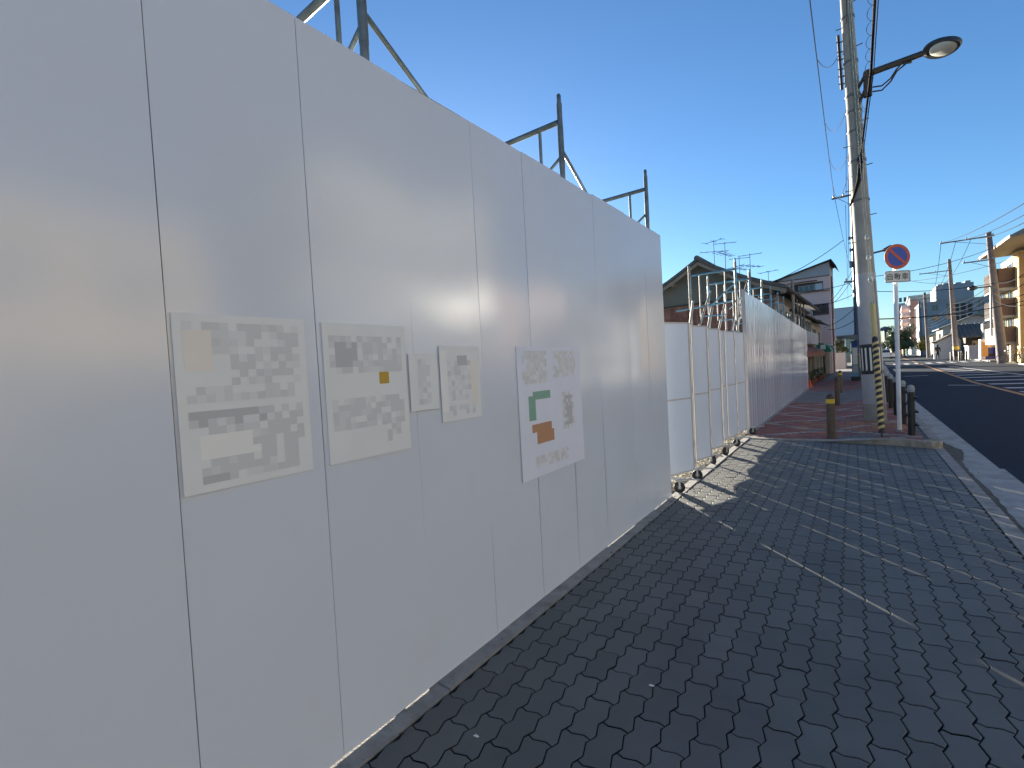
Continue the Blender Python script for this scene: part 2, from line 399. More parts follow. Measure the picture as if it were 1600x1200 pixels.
while y < 34:
    off = 0.1 if row % 2 else 0
    if y > 21: ly = 0.2
    x = -1.56 + off - 0.1
    while x < 0.86:
        cx, cy = x + lx / 2, y + ly / 2
        if cx > -1.62 and cy > island_front(cx) + 0.13 and cx < 0.80:
            k = brick_kind(cx, cy); z = Z(cx, cy) + random.gauss(0, 0.0008)
            sl = (Z(cx + 0.1, cy) - Z(cx - 0.1, cy)) / 0.2
            if cnt < 290:
                o = bpy.data.objects.new('brick', brick_mesh(k, lx, ly)); C.objects.link(o); o.parent = walk
                o.location = (cx, cy, z); o.rotation_euler = (0, -math.atan(sl), 0); cnt += 1
            else:
                rest.cur = MK.index(k); a, b = lx / 2 - 0.002, ly / 2 - 0.002; rx = road_x(cy)
                rest.add([(cx - a + rx, cy - b, z - a * sl), (cx + a + rx, cy - b, z + a * sl), (cx + a + rx, cy + b, z + a * sl), (cx - a + rx, cy + b, z - a * sl),
                          (cx - a + rx, cy - b, z - 0.012), (cx + a + rx, cy - b, z - 0.012), (cx + a + rx, cy + b, z - 0.012), (cx - a + rx, cy + b, z - 0.012)],
                         [(0, 1, 2, 3), (4, 5, 1, 0), (5, 6, 2, 1), (6, 7, 3, 2), (7, 4, 0, 3)])
        x += lx
    y += ly; row += 1
tag(rest.build('brick_field', MK, walk), kind='stuff')
# kerb around the front corner and along the road
kb = struct(MB().box((0.9, 59.4, -0.1), (1.03, 60.0, 0.09)), 'roadside_kerb', 'kerb')
def kerb_piece(pts, m='kerb'):
    mb = MB()
    for (a, b) in zip(pts, pts[1:]):
        (xa, ya, xi, yi), (xb, yb, xj, yj) = a, b
        za, zb = Z(xi, 9.5) + 0.004, Z(xj, 9.5) + 0.004
        v = [(xa, ya, -0.06), (xb, yb, -0.06), (xb, yb, zb - 0.012), (xa, ya, za - 0.012)]
        ux, uy = xi - xa, yi - ya; L1 = math.hypot(ux, uy); ux2, uy2 = xj - xb, yj - yb; L2 = math.hypot(ux2, uy2)
        v += [(xa + ux / L1 * .014, ya + uy / L1 * .014, za), (xb + ux2 / L2 * .014, yb + uy2 / L2 * .014, zb), (xj, yj, zb), (xi, yi, za), (xj, yj, -0.06), (xi, yi, -0.06)]
        mb.add(v, [(0, 1, 2, 3), (3, 2, 5, 4), (4, 5, 6, 7), (7, 6, 8, 9)])
        if a is pts[0]: mb.add([v[0], v[3], v[4], v[7], v[9]], [(0, 1, 2, 3, 4)])
        if b is pts[-1]: mb.add([v[1], v[8], v[6], v[5], v[2]], [(0, 1, 2, 3, 4)])
    mb.build('kerb_stone', m, kb)
kerb_piece([(-1.58, 9.30, -1.58, 9.42), (-0.99, 9.30, -0.99, 9.42)])
kerb_piece([(-0.985, 9.30, -0.985, 9.42), (-0.39, 9.31, -0.39, 9.43)])
kerb_piece([(-0.385, 9.31, -0.385, 9.43), (0.2, 9.28, 0.21, 9.40)])
kerb_piece([(0.205, 9.279, 0.215, 9.40), (0.45, 9.23, 0.48, 9.35), (0.645, 9.17, 0.67, 9.29)], 'stone')
kerb_piece([(0.65, 9.169, 0.675, 9.288), (0.80, 9.11, 0.77, 9.26), (0.90, 9.095, 0.83, 9.26), (0.985, 9.13, 0.87, 9.30), (1.03, 9.21, 0.90, 9.36), (1.035, 9.34, 0.90, 9.42)], 'stone')
y = 9.345
while y < 59:
    x0, x1 = road_x(y), road_x(y + 0.595)
    kerb_piece([(1.035 + x0, y, 0.90 + x0, y), (1.035 + x1, y + 0.595, 0.90 + x1, y + 0.595)]); y += 0.6

# road markings
g = MB()
def strip(mb, pts, wd, z=-0.029):
    for (a, b) in zip(pts, pts[1:]):
        a = Vector(a); b = Vector(b); n_ = Vector((-(b - a).y, (b - a).x)).normalized() * wd / 2
        mb.add([(a + n_).to_tuple() + (z,), (a - n_).to_tuple() + (z,), (b - n_).to_tuple() + (z,), (b + n_).to_tuple() + (z,)], [(0, 1, 2, 3)])
yl = [(3.95, -20), (3.95, 16), (3.93, 20), (3.9, 26), (4.1, 32), (4.55, 45), (5.3, 65), (6.4, 100), (8.4, 160)]
strip(g, yl, 0.15); struct(g, 'centre_line', 'roadyel')
g = MB()
for y in [15.2, 17.0, 18.8, 20.6, 22.5, 24.8, 27.3, 30.0, 32.6, 35.2, 37.8, 40.4, 43.0, 45.6]:
    x0 = 4.12 + max(0, (y - 30)) * 0.045; x1 = max(x0 + 0.2, 6.5 - max(0, y - 22) * 0.05)
    if x1 - x0 > 0.3: strip(g, [(x0, y), (x1, y + 0.25)], 0.5)
struct(g, 'hatched_marking', 'roadwhite')
g = MB()
strip(g, [(2.95, 24.6), (3.78, 24.2)], 0.2); strip(g, [(2.2, 33.0), (3.2, 33.3)], 0.25)
strip(g, [(6.65, 12), (6.6, 24), (6.1, 38), (5.8, 48)], 0.15)
strip(g, [(8.0, -10), (8.0, 20), (8.3, 36)], 0.12)
strip(g, [(1.9, 52), (6, 53)], 0.4)
for k in range(8): strip(g, [(2.3 + k * 0.8 + 1, 57), (2.3 + k * 0.8 + 1.1, 61)], 0.4)
struct(g, 'lane_marking', 'roadwhite')

# right-hand pavement
def rside(y): return 8.35 + road_x(y)
g = MB()
for a, b in ((-20, 0), (0, 22), (22, 46)):
    g.prism([(rside(a), a), (rside(b), b), (14 + road_x(b), b), (14 + road_x(a), a)], -0.1, 0.06)
g.prism([(rside(56), 56.0), (rside(80), 80), (16, 80), (16, 57.5), (10.3, 57)], -0.1, 0.062)
g.prism([(rside(80), 80.02), (rside(200), 200), (20 + road_x(200), 200), (18, 80.02)], -0.1, 0.06)
struct(g, 'far_pavement', 'kerb')

# ------------------------------------------------------------------ gravel behind the gate
def rock(mb, c, r):
    ph = random.random() * 6; vs = []; pts = [(1, 0, 0), (0, 1, 0), (-1, 0, 0), (0, -1, 0), (0, 0, 1), (0, 0, -1)]
    for p in pts:
        k = r * random.uniform(0.6, 1.15); x, y, z = p
        vs.append((c[0] + k * (x * math.cos(ph) - y * math.sin(ph)), c[1] + k * (x * math.sin(ph) + y * math.cos(ph)), c[2] + k * 0.6 * z))
    mb.add(vs, [(0, 1, 4), (1, 2, 4), (2, 3, 4), (3, 0, 4), (1, 0, 5), (2, 1, 5), (3, 2, 5), (0, 3, 5)])
g = MB()
for k in range(9000):
    x = -1.69 - abs(random.gauss(0, 0.75)); y = random.uniform(4.6, 11.5)
    rock(g, (x, y, -0.012 + random.uniform(0, 0.02)), random.uniform(0.008, 0.026))
for k in range(160):
    rock(g, (random.uniform(-1.665, -1.5), random.uniform(4.9, 9.4), 0.004), random.uniform(0.003, 0.008))
tag(g.build('gravel', 'gravel'), 'loose pale gravel on the bare ground behind the folding gate', 'gravel', kind='stuff')

g = MB(); random.seed(9)
for k in range(900):
    y = random.uniform(0.6, 9.2); x = -1.655 + abs(random.gauss(0, 0.04)) if random.random() < 0.8 else random.uniform(-1.5, 1.1)
    rock(g, (x, y, 0.004), random.uniform(0.0015, 0.005))
tag(g.build('grit', 'gravel'), 'scattered grit and crumbs along the foot of the hoarding and on the pavers', 'grit', kind='stuff')
lt = MB()
for k in range(34):
    y = random.uniform(0.8, 9.0); x = random.choice([-1.60, -1.57, 1.06, 1.1]) + random.gauss(0, 0.02); a = random.random() * 6.28; r = random.uniform(0.008, 0.02); c, s_ = math.cos(a) * r, math.sin(a) * r
    lt.add([(x - c, y - s_, 0.006), (x + s_ * .5, y - c * .5, 0.010), (x + c, y + s_, 0.007), (x - s_ * .5, y + c * .5, 0.012)], [(0, 1, 2, 3)])
tag(lt.build('dead_leaves', 'bark'), 'small dry leaves caught along the hoarding foot and the kerb', 'dead leaves', kind='stuff')
# ------------------------------------------------------------------ tall white hoarding near the camera
FX = -1.66; FH = 2.80
hoard = thing('hoarding', (FX, 2.3, 0), 'tall white flat-panel site hoarding with pixelated notices, along the grey pavers', 'hoarding')
seams = [5.09, 4.57, 4.09, 3.45, 2.95, 2.46, 1.965, 1.47, 0.985, 0.505, 0.02] + [0.02 - 0.49 * k for k in range(1, 6)]
FAINT = (1, 3, 4, 7)
def fence_top(y): return 2.88 if y > 1.5 else 2.88
random.seed(11)
for i in range(15):
    y1, y0 = seams[i] - (0.0005 if i in FAINT else 0.0015), seams[i + 1] + (0.0005 if i + 1 in FAINT else 0.0015)
    mb = MB(); NU, NV = 8, 26; tilt = random.gauss(0, 0.0012); tz = random.gauss(0, 0.001); bow = random.uniform(0.002, 0.006) * (1 if i % 3 else -0.6)
    ph = random.random() * 6; zb = 0.0095 + random.uniform(-0.002, 0.003); zt = 2.872 + random.uniform(-0.004, 0.006)
    def fx(u, v):
        e = min(1, max(0, (0.9 - v) * 4)) * min(1, v * 6)
        return FX + 0.003 + tilt * (u - 0.5) + tz * v + bow * math.sin(math.pi * u) * (0.5 + 0.5 * math.sin(v * 4 + ph)) + 0.0022 * e * math.sin(v * 7 + ph * 2 + u * 3)
    vs = []; fs = []
    for a in range(NU + 1):
        for b in range(NV + 1):
            u, v = a / NU, b / NV; vs.append((fx(u, v), y0 + (y1 - y0) * u, zb + (zt - zb) * v))
    for a in range(NU):
        for b in range(NV):
            p = a * (NV + 1) + b; fs.append((p, p + NV + 1, p + NV + 2, p + 1))
    mb.add(vs, fs)
    x = FX; d = 0.028
    mb.add([(fx(0, 0), y0, zb), (x - d, y0, zb), (x - d, y0, zt), (fx(0, 1), y0, zt)], [(3, 2, 1, 0)])
    mb.add([(fx(1, 0), y1, zb), (x - d, y1, zb), (x - d, y1, zt), (fx(1, 1), y1, zt)], [(0, 1, 2, 3)])
    mb.add([(fx(0, 1), y0, zt), (fx(1, 1), y1, zt), (x - d, y1, zt), (x - d, y0, zt)], [(0, 1, 2, 3)])
    mb.add([(x - d, y0, zb), (x - d, y1, zb), (x - d, y1, zt), (x - d, y0, zt)], [(0, 1, 2, 3)])
    mb.build('panel', 'fpaint', hoard, smooth=True)
for i in range(1, 15):
    if i not in FAINT: MB().box((FX - 0.027, seams[i] - 0.001, 0.02), (FX - 0.004, seams[i] + 0.001, 2.86)).build('seam_shade_strip', 'black', hoard)  # black strip added in the gap to stand for the dark shaded seam
# rails fixing the sheets at the back
for z in (0.5, 1.4, 2.3):
    MB().tube([(FX - 0.055, -2.3, z), (FX - 0.055, 5.07, z)], 0.024).build('rail', 'galv', hoard, True)

# notices, flat prints reduced to coarse blocks of grey
def notice(y0, y1, z0, z1, base, blocks, label, cell=0.026):
    nm = thing('notice', (FX, y0, z0), label, 'notice', 'notices fixed to the hoarding')
    MB().box((FX + 0.0085, y0, z0), (FX + 0.0105, y1, z1)).build('sheet', base, nm)
    mbs = {}; NXc = max(2, round((y1 - y0) / cell)); NZc = max(2, round((z1 - z0) / cell)); grid = {}
    for (a, b, c, d, m) in blocks:            # fractions of the sheet
        for i in range(NXc):
            for j in range(NZc):
                u, v = (i + 0.5) / NXc, (j + 0.5) / NZc
                if a <= u <= b and c <= v <= d:
                    if m in ('p_yel', 'p_grn', 'p_org', 'p_dark', 'p_cream', 'p_bright'): grid[i, j] = m if random.random() < 0.85 else grid.get((i, j), m)
                    elif random.random() < 0.75: grid[i, j] = random.choice(['p_g1', 'p_g2', 'p_g3', m, m])
    for (i, j), m in grid.items():
        ya, yb = y0 + (y1 - y0) * i / NXc, y0 + (y1 - y0) * (i + 1) / NXc; za, zb = z1 - (z1 - z0) * j / NZc, z1 - (z1 - z0) * (j + 1) / NZc
        mbs.setdefault(m, MB()).add([(FX + 0.0115, ya, zb), (FX + 0.0115, yb, zb), (FX + 0.0115, yb, za), (FX + 0.0115, ya, za)], [(0, 1, 2, 3)])
    for m, pr in mbs.items():
        if pr.f: tag(pr.build('print', m, nm), kind='stuff')
mat_ = lambda k, c: M.__setitem__(k, mat(k, c, 0.5, var=0.02))
mat_('p_g1', (0.63, 0.66, 0.68)); mat_('p_g2', (0.68, 0.71, 0.73)); mat_('p_g3', (0.73, 0.76, 0.78)); mat_('p_dark', (0.50, 0.53, 0.55)); mat_('p_cream', (0.82, 0.80, 0.75))
mat_('p_yel', (0.52, 0.34, 0.04)); mat_('p_grn', (0.22, 0.42, 0.33)); mat_('p_org', (0.50, 0.27, 0.15)); mat_('p_bright', (0.85, 0.87, 0.86)); mat_('s_grey', (0.52, 0.53, 0.53)); mat_('s_lilac', (0.76, 0.81, 0.92)); mat_('s_pale', (0.78, 0.82, 0.83))
random.seed(5)
notice(0.515, 0.935, 1.165, 1.73, 's_pale', [(0.05, 0.95, 0.04, 0.26, 'p_g1'), (0.35, 0.95, 0.26, 0.42, 'p_g1'), (0.06, 0.9, 0.42, 0.5, 'p_g2'), (0.08, 0.62, 0.55, 0.64, 'p_dark'), (0.08, 0.55, 0.57, 0.66, 'p_g1'), (0.10, 0.55, 0.70, 0.80, 'p_bright'), (0.62, 0.70, 0.55, 0.70, 'p_bright'),
    (0.05, 0.25, 0.10, 0.34, 'p_cream'), (0.5, 0.95, 0.55, 0.8, 'p_g1'), (0.12, 0.9, 0.84, 0.96, 'p_g1'), (0.1, 0.3, 0.93, 0.97, 'p_dark')], 'large pale notice sheet, the one nearest the camera, print blurred to grey blocks')
notice(1.005, 1.415, 1.165, 1.725, 's_pale', [(0.05, 0.95, 0.10, 0.36, 'p_g1'), (0.12, 0.36, 0.14, 0.34, 'p_dark'), (0.68, 0.86, 0.16, 0.30, 'p_g1'), (0.62, 0.78, 0.38, 0.47, 'p_yel'), (0.05, 0.95, 0.55, 0.75, 'p_g1'), (0.08, 0.36, 0.60, 0.68, 'p_g1'), (0.66, 0.86, 0.75, 0.92, 'p_g1')], 'pale notice sheet with a small ochre yellow mark near its middle')
notice(1.43, 1.612, 1.33, 1.60, 's_pale', [(0.3, 0.75, 0.1, 0.9, 'p_g2')], 'small narrow notice between the yellow-marked sheet and the bright-edged sheet')
notice(1.628, 1.93, 1.255, 1.64, 's_pale', [(0.0, 0.14, 0.05, 0.85, 'p_bright'), (0.16, 0.72, 0.2, 0.75, 'p_g3'), (0.42, 0.7, 0.14, 0.24, 'p_dark'), (0.2, 0.8, 0.78, 0.9, 'p_g1'), (0.78, 0.92, 0.2, 0.8, 'p_cream')], 'small framed notice with bright edges and a dark title bar')
notice(2.28, 3.09, 0.80, 1.64, 's_lilac', [(0.08, 0.42, 0.04, 0.28, 'p_g2'), (0.52, 0.9, 0.04, 0.26, 'p_g2'), (0.20, 0.44, 0.34, 0.42, 'p_grn'), (0.12, 0.22, 0.38, 0.55, 'p_grn'), (0.16, 0.44, 0.60, 0.66, 'p_org'), (0.24, 0.48, 0.66, 0.76, 'p_org'), (0.66, 0.84, 0.38, 0.68, 'p_g1'), (0.68, 0.80, 0.40, 0.66, 'p_dark'), (0.2, 0.7, 0.84, 0.94, 'p_g2')], 'large lilac-white board with green and orange blocks, farthest notice from the camera')

# ------------------------------------------------------------------ folding gate on castors
gate = thing('folding_gate', (-1.7, 7.5, 0), 'zigzag folding site gate of pale blue-white panels on black castors, between the two hoardings', 'gate')
GV = [(-1.86, 5.292), (-1.62, 5.92), (-1.75, 6.42), (-1.64, 6.85), (-1.76, 7.32), (-1.68, 7.76), (-1.77, 8.20), (-1.74, 8.42), (-1.70, 9.005), (-1.675, 9.74)]
zb, zt, zm = 0.125, 1.965, 1.03
for i, (a, b) in enumerate(zip(GV, GV[1:])):
    a = Vector(a); b = Vector(b); d = (b - a).normalized(); a2 = a + d * 0.0165; b2 = b - d * 0.0165
    pn = thing.__wrapped__ if False else None
    fr = MB()
    for q in (a2 + d * 0.009, b2 - d * 0.009): fr.slab(q - d * 0.009, q + d * 0.009, 0.022, zb, zt)
    for z in (zb, zm - 0.009, zt - 0.018): fr.slab(a2 + d * 0.0185, b2 - d * 0.0185, 0.018, z, z + 0.018)
    p = fr.build('gate_panel', 'gframe', gate)
    for z0, z1 in ((zb + 0.0185, zm - 0.0095), (zm + 0.0095, zt - 0.0185)):
        MB().slab(a2 + d * 0.0185, b2 - d * 0.0185, 0.008, z0, z1).build('sheet', 'gate', p)
for (x, y), (dx, dy) in zip([(-1.665, 5.10), GV[1], GV[3], GV[5], GV[8]], [(-0.17, 0.19), (0, 0.0), (0, 0.0), (0, 0.0), (0, 0.0)]):
    for z in (0.20, 0.43, 1.1, 1.7):  # hinge brackets added across the gaps to break up the sun streaks
        if dx: MB().slab((x - 0.03, y + 0.0), (x + dx, y + dy), 0.006, z, z + 0.05).build('hinge_streak_stop', 'gframe', gate)
        else: MB().lathe((x - 0.012, y, z), [(0.019, 0), (0.019, 0.06)], 8).build('hinge_streak_stop', 'gframe', gate)
def castor(x, y, rz, r=0.062, arm=0.22):
    cs = MB((x, y, 0), rz); cs.box((-0.03, -0.035, 2 * r + 0.012), (0.03, 0.035, 2 * r + 0.02)); cs.box((-0.024, -0.010, r - 0.01), (-0.021, 0.010, 2 * r + 0.012)); cs.box((0.021, -0.010, r - 0.01), (0.024, 0.010, 2 * r + 0.012))
    cs.box((-0.012, -0.02, 2 * r + 0.02), (0.012, arm, 2 * r + 0.032))
    c = cs.build('castor', 'gframe', gate)
    wv = MB((x, y, r), rz); wv.tube([(-0.015, 0, 0), (-0.011, 0, 0), (0.011, 0, 0), (0.015, 0, 0)], [r * 0.85, r, r, r * 0.85], 20); wv.build('wheel', 'rubber', c, True)
    hb = MB((x, y, r), rz); hb.tube([(-0.0205, 0, 0), (0.0205, 0, 0)], r * 0.42, 12); hb.build('hub', 'galv', c, True)
for (x, y, rz) in [(-1.625, 5.27, -1.15), (-1.60, 5.93, -1.35), (-1.64, 6.90, -2.3), (-1.62, 7.62, -0.5), (-1.62, 8.45, -1.2), (-1.60, 9.86, -1.0)]:
    castor(x, y, rz)
for (x, y) in [(-1.625, 5.27), (-1.62, 8.45)]:
    MB().box((x - 0.35, y - 0.02, 0.150), (x + 0.01, y + 0.02, 0.166)).build('outrigger', 'gframe', gate)

# ------------------------------------------------------------------ ribbed hoarding farther on
rib = thing('ribbed_hoarding', (-1.66, 16, 0), 'long glossy white ribbed steel hoarding beyond the folding gate, beside the red bricks', 'hoarding')
random.seed(3); npan = 27; Y0 = 9.86; Y1 = 23.6; pw = (Y1 - Y0) / npan
for i in range(npan):
    ya = Y0 + i * pw + 0.001; yb = Y0 + (i + 1) * pw - 0.001; xa = -1.665 + 0.075 * (ya - Y0) / (Y1 - Y0); NU = 12; NV = 10
    ztp = 2.78 - 0.022 * (ya - Y0); jit = random.gauss(0, 0.0012); ph = random.random() * 6
    vs = []; fs = []
    for a in range(NU + 1):
        u = a / NU
        rb = 0.0 if 0.22 < u < 0.78 else 0.006 * (1 - min(1, min(abs(u - 0.0), abs(1 - u)) / 0.22))
        rb += 0.004 * max(0, 1 - abs(u - 0.5) / 0.13)
        for b in range(NV + 1):
            v = b / NV
            vs.append((xa + rb + jit * (u - 0.5) * 2 + 0.0012 * math.sin(ph + v * 5 + u * 2), ya + (yb - ya) * u, 0.02 + (ztp - 0.02) * v))
    for a in range(NU):
        for b in range(NV):
            p = a * (NV + 1) + b; fs.append((p, p + NV + 1, p + NV + 2, p + 1))
    mb = MB(); mb.add(vs, fs); mb.box((xa - 0.03, ya, 0.02), (xa - 0.008, yb, ztp)); mb.build('panel', 'fpaint2', rib, True)
MB().box((-1.70, Y0 - 0.02, 0.02), (-1.64, Y0 - 0.003, 2.80)).build('end_post', 'gframe', rib)
kk = MB().prism([(-1.68, 9.9), (-1.60, 9.9), (-1.52, 23.6), (-1.60, 23.6)], -0.05, 0.018); kk.build('base_kerb', 'kerb', rib)

# ------------------------------------------------------------------ scaffold frames behind the hoardings
random.seed(21)
def scaffold_frame(h, wdt, near):
    """frame standing square to the street; origin = foot of the street-side post"""
    t = thing('scaffold', (0, 0, 0), 'x', 'scaffold frame', 'scaffold frames behind the hoardings')
    m1 = 'darktube' if near else 'bluetube'; m2 = 'galv'
    for x in (0, -wdt):
        MB().lathe((x, 0, 0), [(0.0215, 0), (0.0215, h - 0.02), (0.0215, h)], 12).build('post', m2 if not near else m1, t, True)
        MB().lathe((x, 0, h - 0.5), [(0.0235, 0), (0.0235, 0.32)], 12).build('painted_sleeve', m1, t, True)
        MB().lathe((x, 0, h + 0.001), [(0.017, 0), (0.017, 0.06), (0.012, 0.07)], 12).build('joint_pin', m1, t, True)
        MB().box((x - 0.05, -0.05, -0.012), (x + 0.05, 0.05, -0.004)).build('base_plate', m2, t)
    for z in (h - 0.14, h - 1.85):
        if z < 0.3: continue
        MB().tube([(-0.02, 0, z), (-wdt + 0.02, 0, z)], 0.021, 12).build('crossbar', m1, t, True)
        for x in (-0.19, -wdt + 0.19):
            MB().tube([(x, 0, z - 0.02), (x, 0, z - 0.85)], 0.0135, 10).build('stub', m2 if not near else m1, t, True)
        MB().tube([(-0.02, 0, z - 0.28), (-0.19, 0, z - 0.40), (-wdt * 0.5, 0, z - 0.62)], 0.0125, 10).build('diagonal', m1, t, True)
        MB().tube([(-0.19, 0, z - 0.855), (-wdt + 0.19, 0, z - 0.855)], 0.0135, 10).build('lower_bar', m1, t, True)
    return t
pa = scaffold_frame(3.56, 0.92, True); pb = scaffold_frame(3.36, 0.86, False); freeze(None)
nearY = [1.41, 3.24, 5.11]; nl = ['weathered grey scaffold frame behind the near hoarding, closest to the camera', 'weathered scaffold frame rising above the middle of the near hoarding', 'weathered scaffold frame above the end of the near hoarding']
for i, yy_ in enumerate(nearY):
    if i == 0: pa.location = (-1.80, yy_, 0); pa['label'] = nl[0]
    else: copy_tree(pa, (-1.80, yy_, 0), 0, nl[i])
farY = [9.9, 11.4, 13.15, 14.7, 16.2, 17.65]
fl = ['blue-topped scaffold frame standing tallest beside the gate end', 'blue-topped scaffold frame second along the ribbed hoarding', 'third blue scaffold frame above the ribbed hoarding', 'fourth blue scaffold frame above the ribbed hoarding', 'fifth blue scaffold frame above the ribbed hoarding', 'last blue scaffold frame above the ribbed hoarding, before the tall poles']
for i, yy_ in enumerate(farY):
    if i == 0: pb.location = (-1.80, yy_, 0); pb['label'] = fl[0]
    else: copy_tree(pb, (-1.80, yy_, 0.0), 0, fl[i])
def brace(name, p, q, m, label, cat, grp, r=0.013):
    o = MB().tube([p, q], r, 10).build(name, m, None, True); tag(o, label, cat, grp); return o
for i, (a, b) in enumerate(zip(nearY, nearY[1:])):
    brace('cross_brace', (-1.80, a + 0.02, 3.20), (-1.80, b - 0.02, 2.10), 'darktube', ['brown scaffold brace sloping down from the closest scaffold frame', 'scaffold brace sloping down from the middle near frame'][i], 'scaffold brace', 'braces on the near scaffold')
ORD = ['first', 'second', 'third', 'fourth', 'fifth']
for k, (a, b) in enumerate(zip(farY, farY[1:])):
    for (xx, s_) in ((-1.845, 0),):
        z0, z1 = (3.0, 1.75)
        brace('cross_brace', (xx, a + 0.02, z0), (xx, b - 0.02, z1), 'galv', 'thin cross brace ' + 'falling' + ' away from the camera in the ' + ORD[k] + ' bay of the blue scaffold', 'scaffold brace', 'cross braces on the far scaffold', 0.011)
        brace('cross_brace', (xx - 0.026, a + 0.02, z1), (xx - 0.026, b - 0.02, z0), 'galv', 'thin cross brace ' + 'rising' + ' away from the camera in the ' + ORD[k] + ' bay of the blue scaffold', 'scaffold brace', 'cross braces on the far scaffold', 0.011)
# raking supports seen over the gate
for rk_, (px0, py0, px1, py1, Ya, Yb, r) in enumerate([(1083, 470, 1074, 540, 9.2, 9.0, .022), (1110, 455, 1088, 525, 10.3, 9.4, .02), (1113, 480, 1103, 530, 10.8, 10.2, .028), (1134, 468, 1122, 520, 11.5, 10.8, .022), (1148, 490, 1140, 540, 10.9, 10.3, .03), (1168, 440, 1150, 500, 11.3, 10.4, .02)]):
    brace('raking_brace', at(px0, py0, Ya), at(px1, py1, Yb), 'galv', ['leftmost raking tube above the first gate panel', 'raking tube leaning over the joint of the first two gate panels', 'thick raking tube above the third gate panel', 'raking tube above the narrow gate panel', 'thickest raking tube left of the ribbed hoarding end', 'tall raking tube crossing the ribbed hoarding end post'][rk_], 'scaffold brace', 'raking tubes behind the folding gate', r)
brace('ledger_tube', (-1.9, 10.0, 2.62), (-3.0, 10.05, 2.55), 'bluetube', 'blue-grey ledger tube crossing behind the gate, higher of the two', 'scaffold tube', 'ledger tubes behind the gate', .021)
brace('ledger_tube', (-1.75, 9.75, 2.0), (-2.9, 9.8, 1.98), 'bluetube', 'blue-grey ledger tube crossing just over the gate top', 'scaffold tube', 'ledger tubes behind the gate', .021)
o = MB().lathe((-2.66, 9.86, 0), [(0.021, 0), (0.021, 3.42)], 12).build('scaffold_post', 'galv', None, True); tag(o, 'single upright steel tube at the back of the gate', 'scaffold post')
tl = ['thick pale upright pole between the scaffold and the gabled house eave', 'slim upright scaffold pole right of the thick pale one', 'slim upright scaffold pole, middle of the three slim ones', 'slim upright scaffold pole nearest the house corner']
for i, (px, py, Y) in enumerate([(1238, 435, 19.0), (1245, 455, 19.6), (1250, 458, 21.0), (1255, 464, 22.6)]):
    p = atx(px, py, -1.86); o = MB().lathe((p.x, p.y, -0.02), [(0.055 if i == 0 else 0.03, 0), (0.05 if i == 0 else 0.028, p.z)], 10).build('upright_pole', 'concrete' if i == 0 else 'galv', None, True)
    tag(o, tl[i], 'pole', 'upright poles by the house')

# ------------------------------------------------------------------ windows for buildings
def window(parent, F, u0, u1, z0, z1, v, nx=2, fm='wframe', gm='glass', face='x'):
    """window on a wall; F=(origin, rz). face 'y': wall faces -v (towards the camera), 'x+': wall faces +u, 'x-': faces -u"""
    o, rz = F; fr = MB(o, rz); gl = MB(o, rz); t = 0.04 if (z1 - z0) < 2.5 else 0.06; dpt = 0.05
    def bx(mb, a0, a1, b0, b1, c0, c1):    # a along the wall, b outwards, c up
        if face == 'y': mb.box((a0, v - b1, c0), (a1, v - b0, c1))
        elif face == 'x+': mb.box((v + b0, a0, c0), (v + b1, a1, c1))
        else: mb.box((v - b1, a0, c0), (v - b0, a1, c1))
    bx(fr, u0, u1, 0.003, dpt, z1 - t, z1); bx(fr, u0, u1, 0.003, dpt + 0.02, z0 - 0.01, z0 + t)
    bx(fr, u0, u0 + t, 0.003, dpt, z0 + t, z1 - t); bx(fr, u1 - t, u1, 0.003, dpt, z0 + t, z1 - t)
    for i in range(1, nx):
        c = u0 + (u1 - u0) * i / nx; bx(fr, c - t / 2, c + t / 2, 0.003, dpt, z0 + t, z1 - t)
    f = fr.build('window', fm, parent)
    for i in range(nx):
        a = u0 + (u1 - u0) * i / nx + t * 0.5; b = u0 + (u1 - u0) * (i + 1) / nx - t * 0.5
        g_ = MB(o, rz); s_, e_ = a, b
        if face == 'y': g_.box((s_, v - 0.022, z0 + t), (e_, v - 0.008, z1 - t))
        elif face == 'x+': g_.box((v + 0.008, s_, z0 + t), (v + 0.022, e_, z1 - t))
        else: g_.box((v - 0.022, s_, z0 + t), (v - 0.008, e_, z1 - t))
        g_.build('pane', gm, f)
    return f
def antenna(p, h, label, rz=0.3, n1=5):
    t = thing('tv_antenna', p, label, 'tv antenna', 'tv antennas on the tiled roof')
    x, y, z = p
    MB().lathe(p, [(0.014, 0), (0.012, h)], 6).build('mast', 'antenna', t)
    for q, (zz, L_, el) in enumerate([(h - 0.05, 0.9, 3), (h - 0.55, 1.3, n1)]):
        a = MB((x, y, z + zz), rz + q * 0.9); a.tube([(-L_ / 2, 0, 0), (L_ / 2, 0, 0)], 0.012, 5)
        for i in range(el):
            u = -L_ / 2 + L_ * i / (el - 1); a.tube([(u, -0.28 + 0.03 * i, 0), (u, 0.28 - 0.03 * i, 0)], 0.009, 4)
        a.build('boom', 'antenna', t)

